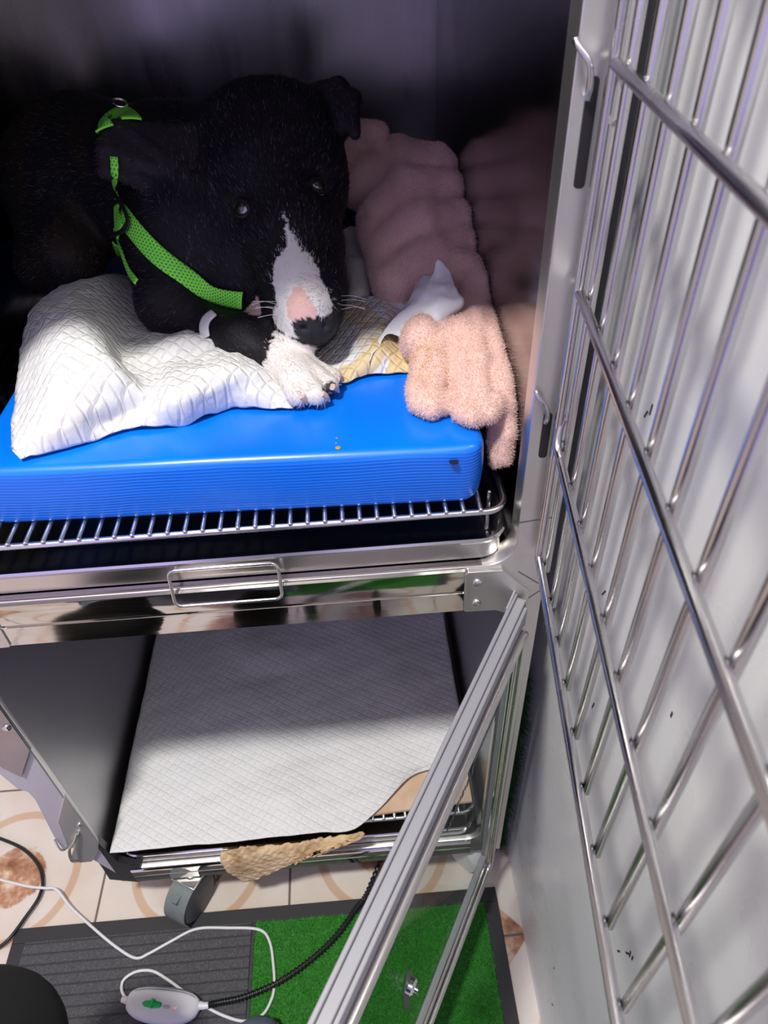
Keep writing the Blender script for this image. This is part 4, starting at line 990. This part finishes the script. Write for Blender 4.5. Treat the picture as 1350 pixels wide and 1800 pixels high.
# ------------------------------------------------------------------ garland in the gap beside the cage
FERN = vcolmat('artificial pine needle', .6)
V = []; Fn = []; C = []; k = 0
stem = spline([(.236, .06, .62), (.238, .05, .50), (.234, .045, .38), (.240, .055, .26), (.234, .05, .14), (.238, .05, .03)], 30)
for p in stem:
    for _ in range(26):
        a = random.uniform(0, 2 * math.pi); e_ = random.uniform(-.6, .6); d_ = np.array([math.cos(a) * .5, math.sin(a), e_]); d_ /= np.linalg.norm(d_); l_ = random.uniform(.018, .036)
        s_ = np.cross(d_, [0, 0, 1]); s_ /= np.linalg.norm(s_); p0 = np.array(p) + np.array([0, 0, random.uniform(-.004, .004)])
        tp = p0 + d_ * l_; tp[0] = min(max(tp[0], .2225), .2540); V += [p0 - s_ * .0007, p0 + s_ * .0007, tp]; c_ = random.uniform(.5, 1.4); C += [(.020 * c_, .085 * c_, .022 * c_)] * 3
gar = thing('artificial_garland', 'dark green tinsel garland hanging in the gap between cage and grey panel', 'garland', loc=(0, 0, 0))
V = np.array(V); o = npmesh('needles', V, np.arange(len(V)).reshape(-1, 3), FERN, gar); setcol(o, np.array(C)); o['kind'] = 'stuff'
q = MB(); q.tube(stem, .0012, 6); q.build('stem', mat('stem wire', (.02, .06, .02), .6), gar)

# ------------------------------------------------------------------ the person standing at the cage
CLO = mat('black cloth', (.006, .006, .007), .95)
bump(CLO, noise(CLO, coords(CLO), 500, 2), .4, .001)
per = thing('person', 'person in black trousers and grey blue shoes standing at the cage', 'person', loc=(0, 0, 0))
pl = [((-.27, -.46, .09), (-.24, -.50, .50), .055, .066), ((-.24, -.50, .50), (-.18, -.93, .92), .070, .095),
      ((-.62, -.40, .10), (-.520, -.372, .52), .055, .095), ((-.520, -.372, .52), (-.36, -.93, .92), .095, .10), ((-.18, -.93, .92), (-.36, -.93, .92), .11, .11),
      ((-.27, -.95, .92), (-.24, -1.02, 1.40), .14, .15), ((-.40, -1.02, 1.42), (-.08, -1.02, 1.42), .07, .07)]
pl = [(np.array(a), np.array(b), ra, rb) for a, b, ra, rb in pl]
def per_sdf(P):
    d = None
    for a, b, ra, rb in pl:
        s = s_caps(P, a, b, ra, rb); d = s if d is None else smin(d, s, .05)
    return d + .004 * np.sin(60 * P[..., 2] + 20 * P[..., 0]) * np.sin(25 * P[..., 1] + 9)
pv, pf = nets(per_sdf, (-.85, -1.25, .02), (.1, -.22, 1.55), .012)
npmesh('clothed_body', pv, pf, CLO, per)
SH = mat('blue grey shoe', (.10, .14, .19), .6); SOLE = mat('beige sole', (.50, .42, .36), .6)
def shoe(tx, ty, ang):
    prof = [(0, .036, .05), (.02, .046, .062), (.06, .052, .075), (.12, .050, .09), (.19, .046, .105), (.25, .040, .10), (.275, .03, .07)]
    ca_, sa_ = math.cos(ang), math.sin(ang)
    def mkshoe(sc_, z0, hs):
        V = []; n = 20
        prof2 = [(-.012, .012, .028)] + prof
        for l_, w_, h_ in prof2:
            for j in range(n):
                a = 2 * math.pi * j / n; x = w_ * sc_ * math.cos(a); z = z0 + max(0, (math.sin(a) * .5 + .5)) * h_ * hs; y = -l_
                V.append((tx + x * ca_ - y * sa_, ty + x * sa_ + y * ca_, z))
        k_ = len(prof2); q = MB(); q.add(V, [(i * n + j, i * n + (j + 1) % n, (i + 1) * n + (j + 1) % n, (i + 1) * n + j) for i in range(k_ - 1) for j in range(n)] + [tuple(range(n)), tuple((k_ - 1) * n + j for j in range(n))]); return q
    s_ = mkshoe(1, .018, 1).build('shoe', SH, per); q = mkshoe(1.07, .0125, .25); q.build('sole', SOLE, s_)
shoe(-.265, -.238, .12); shoe(-.66, -.29, -.2)
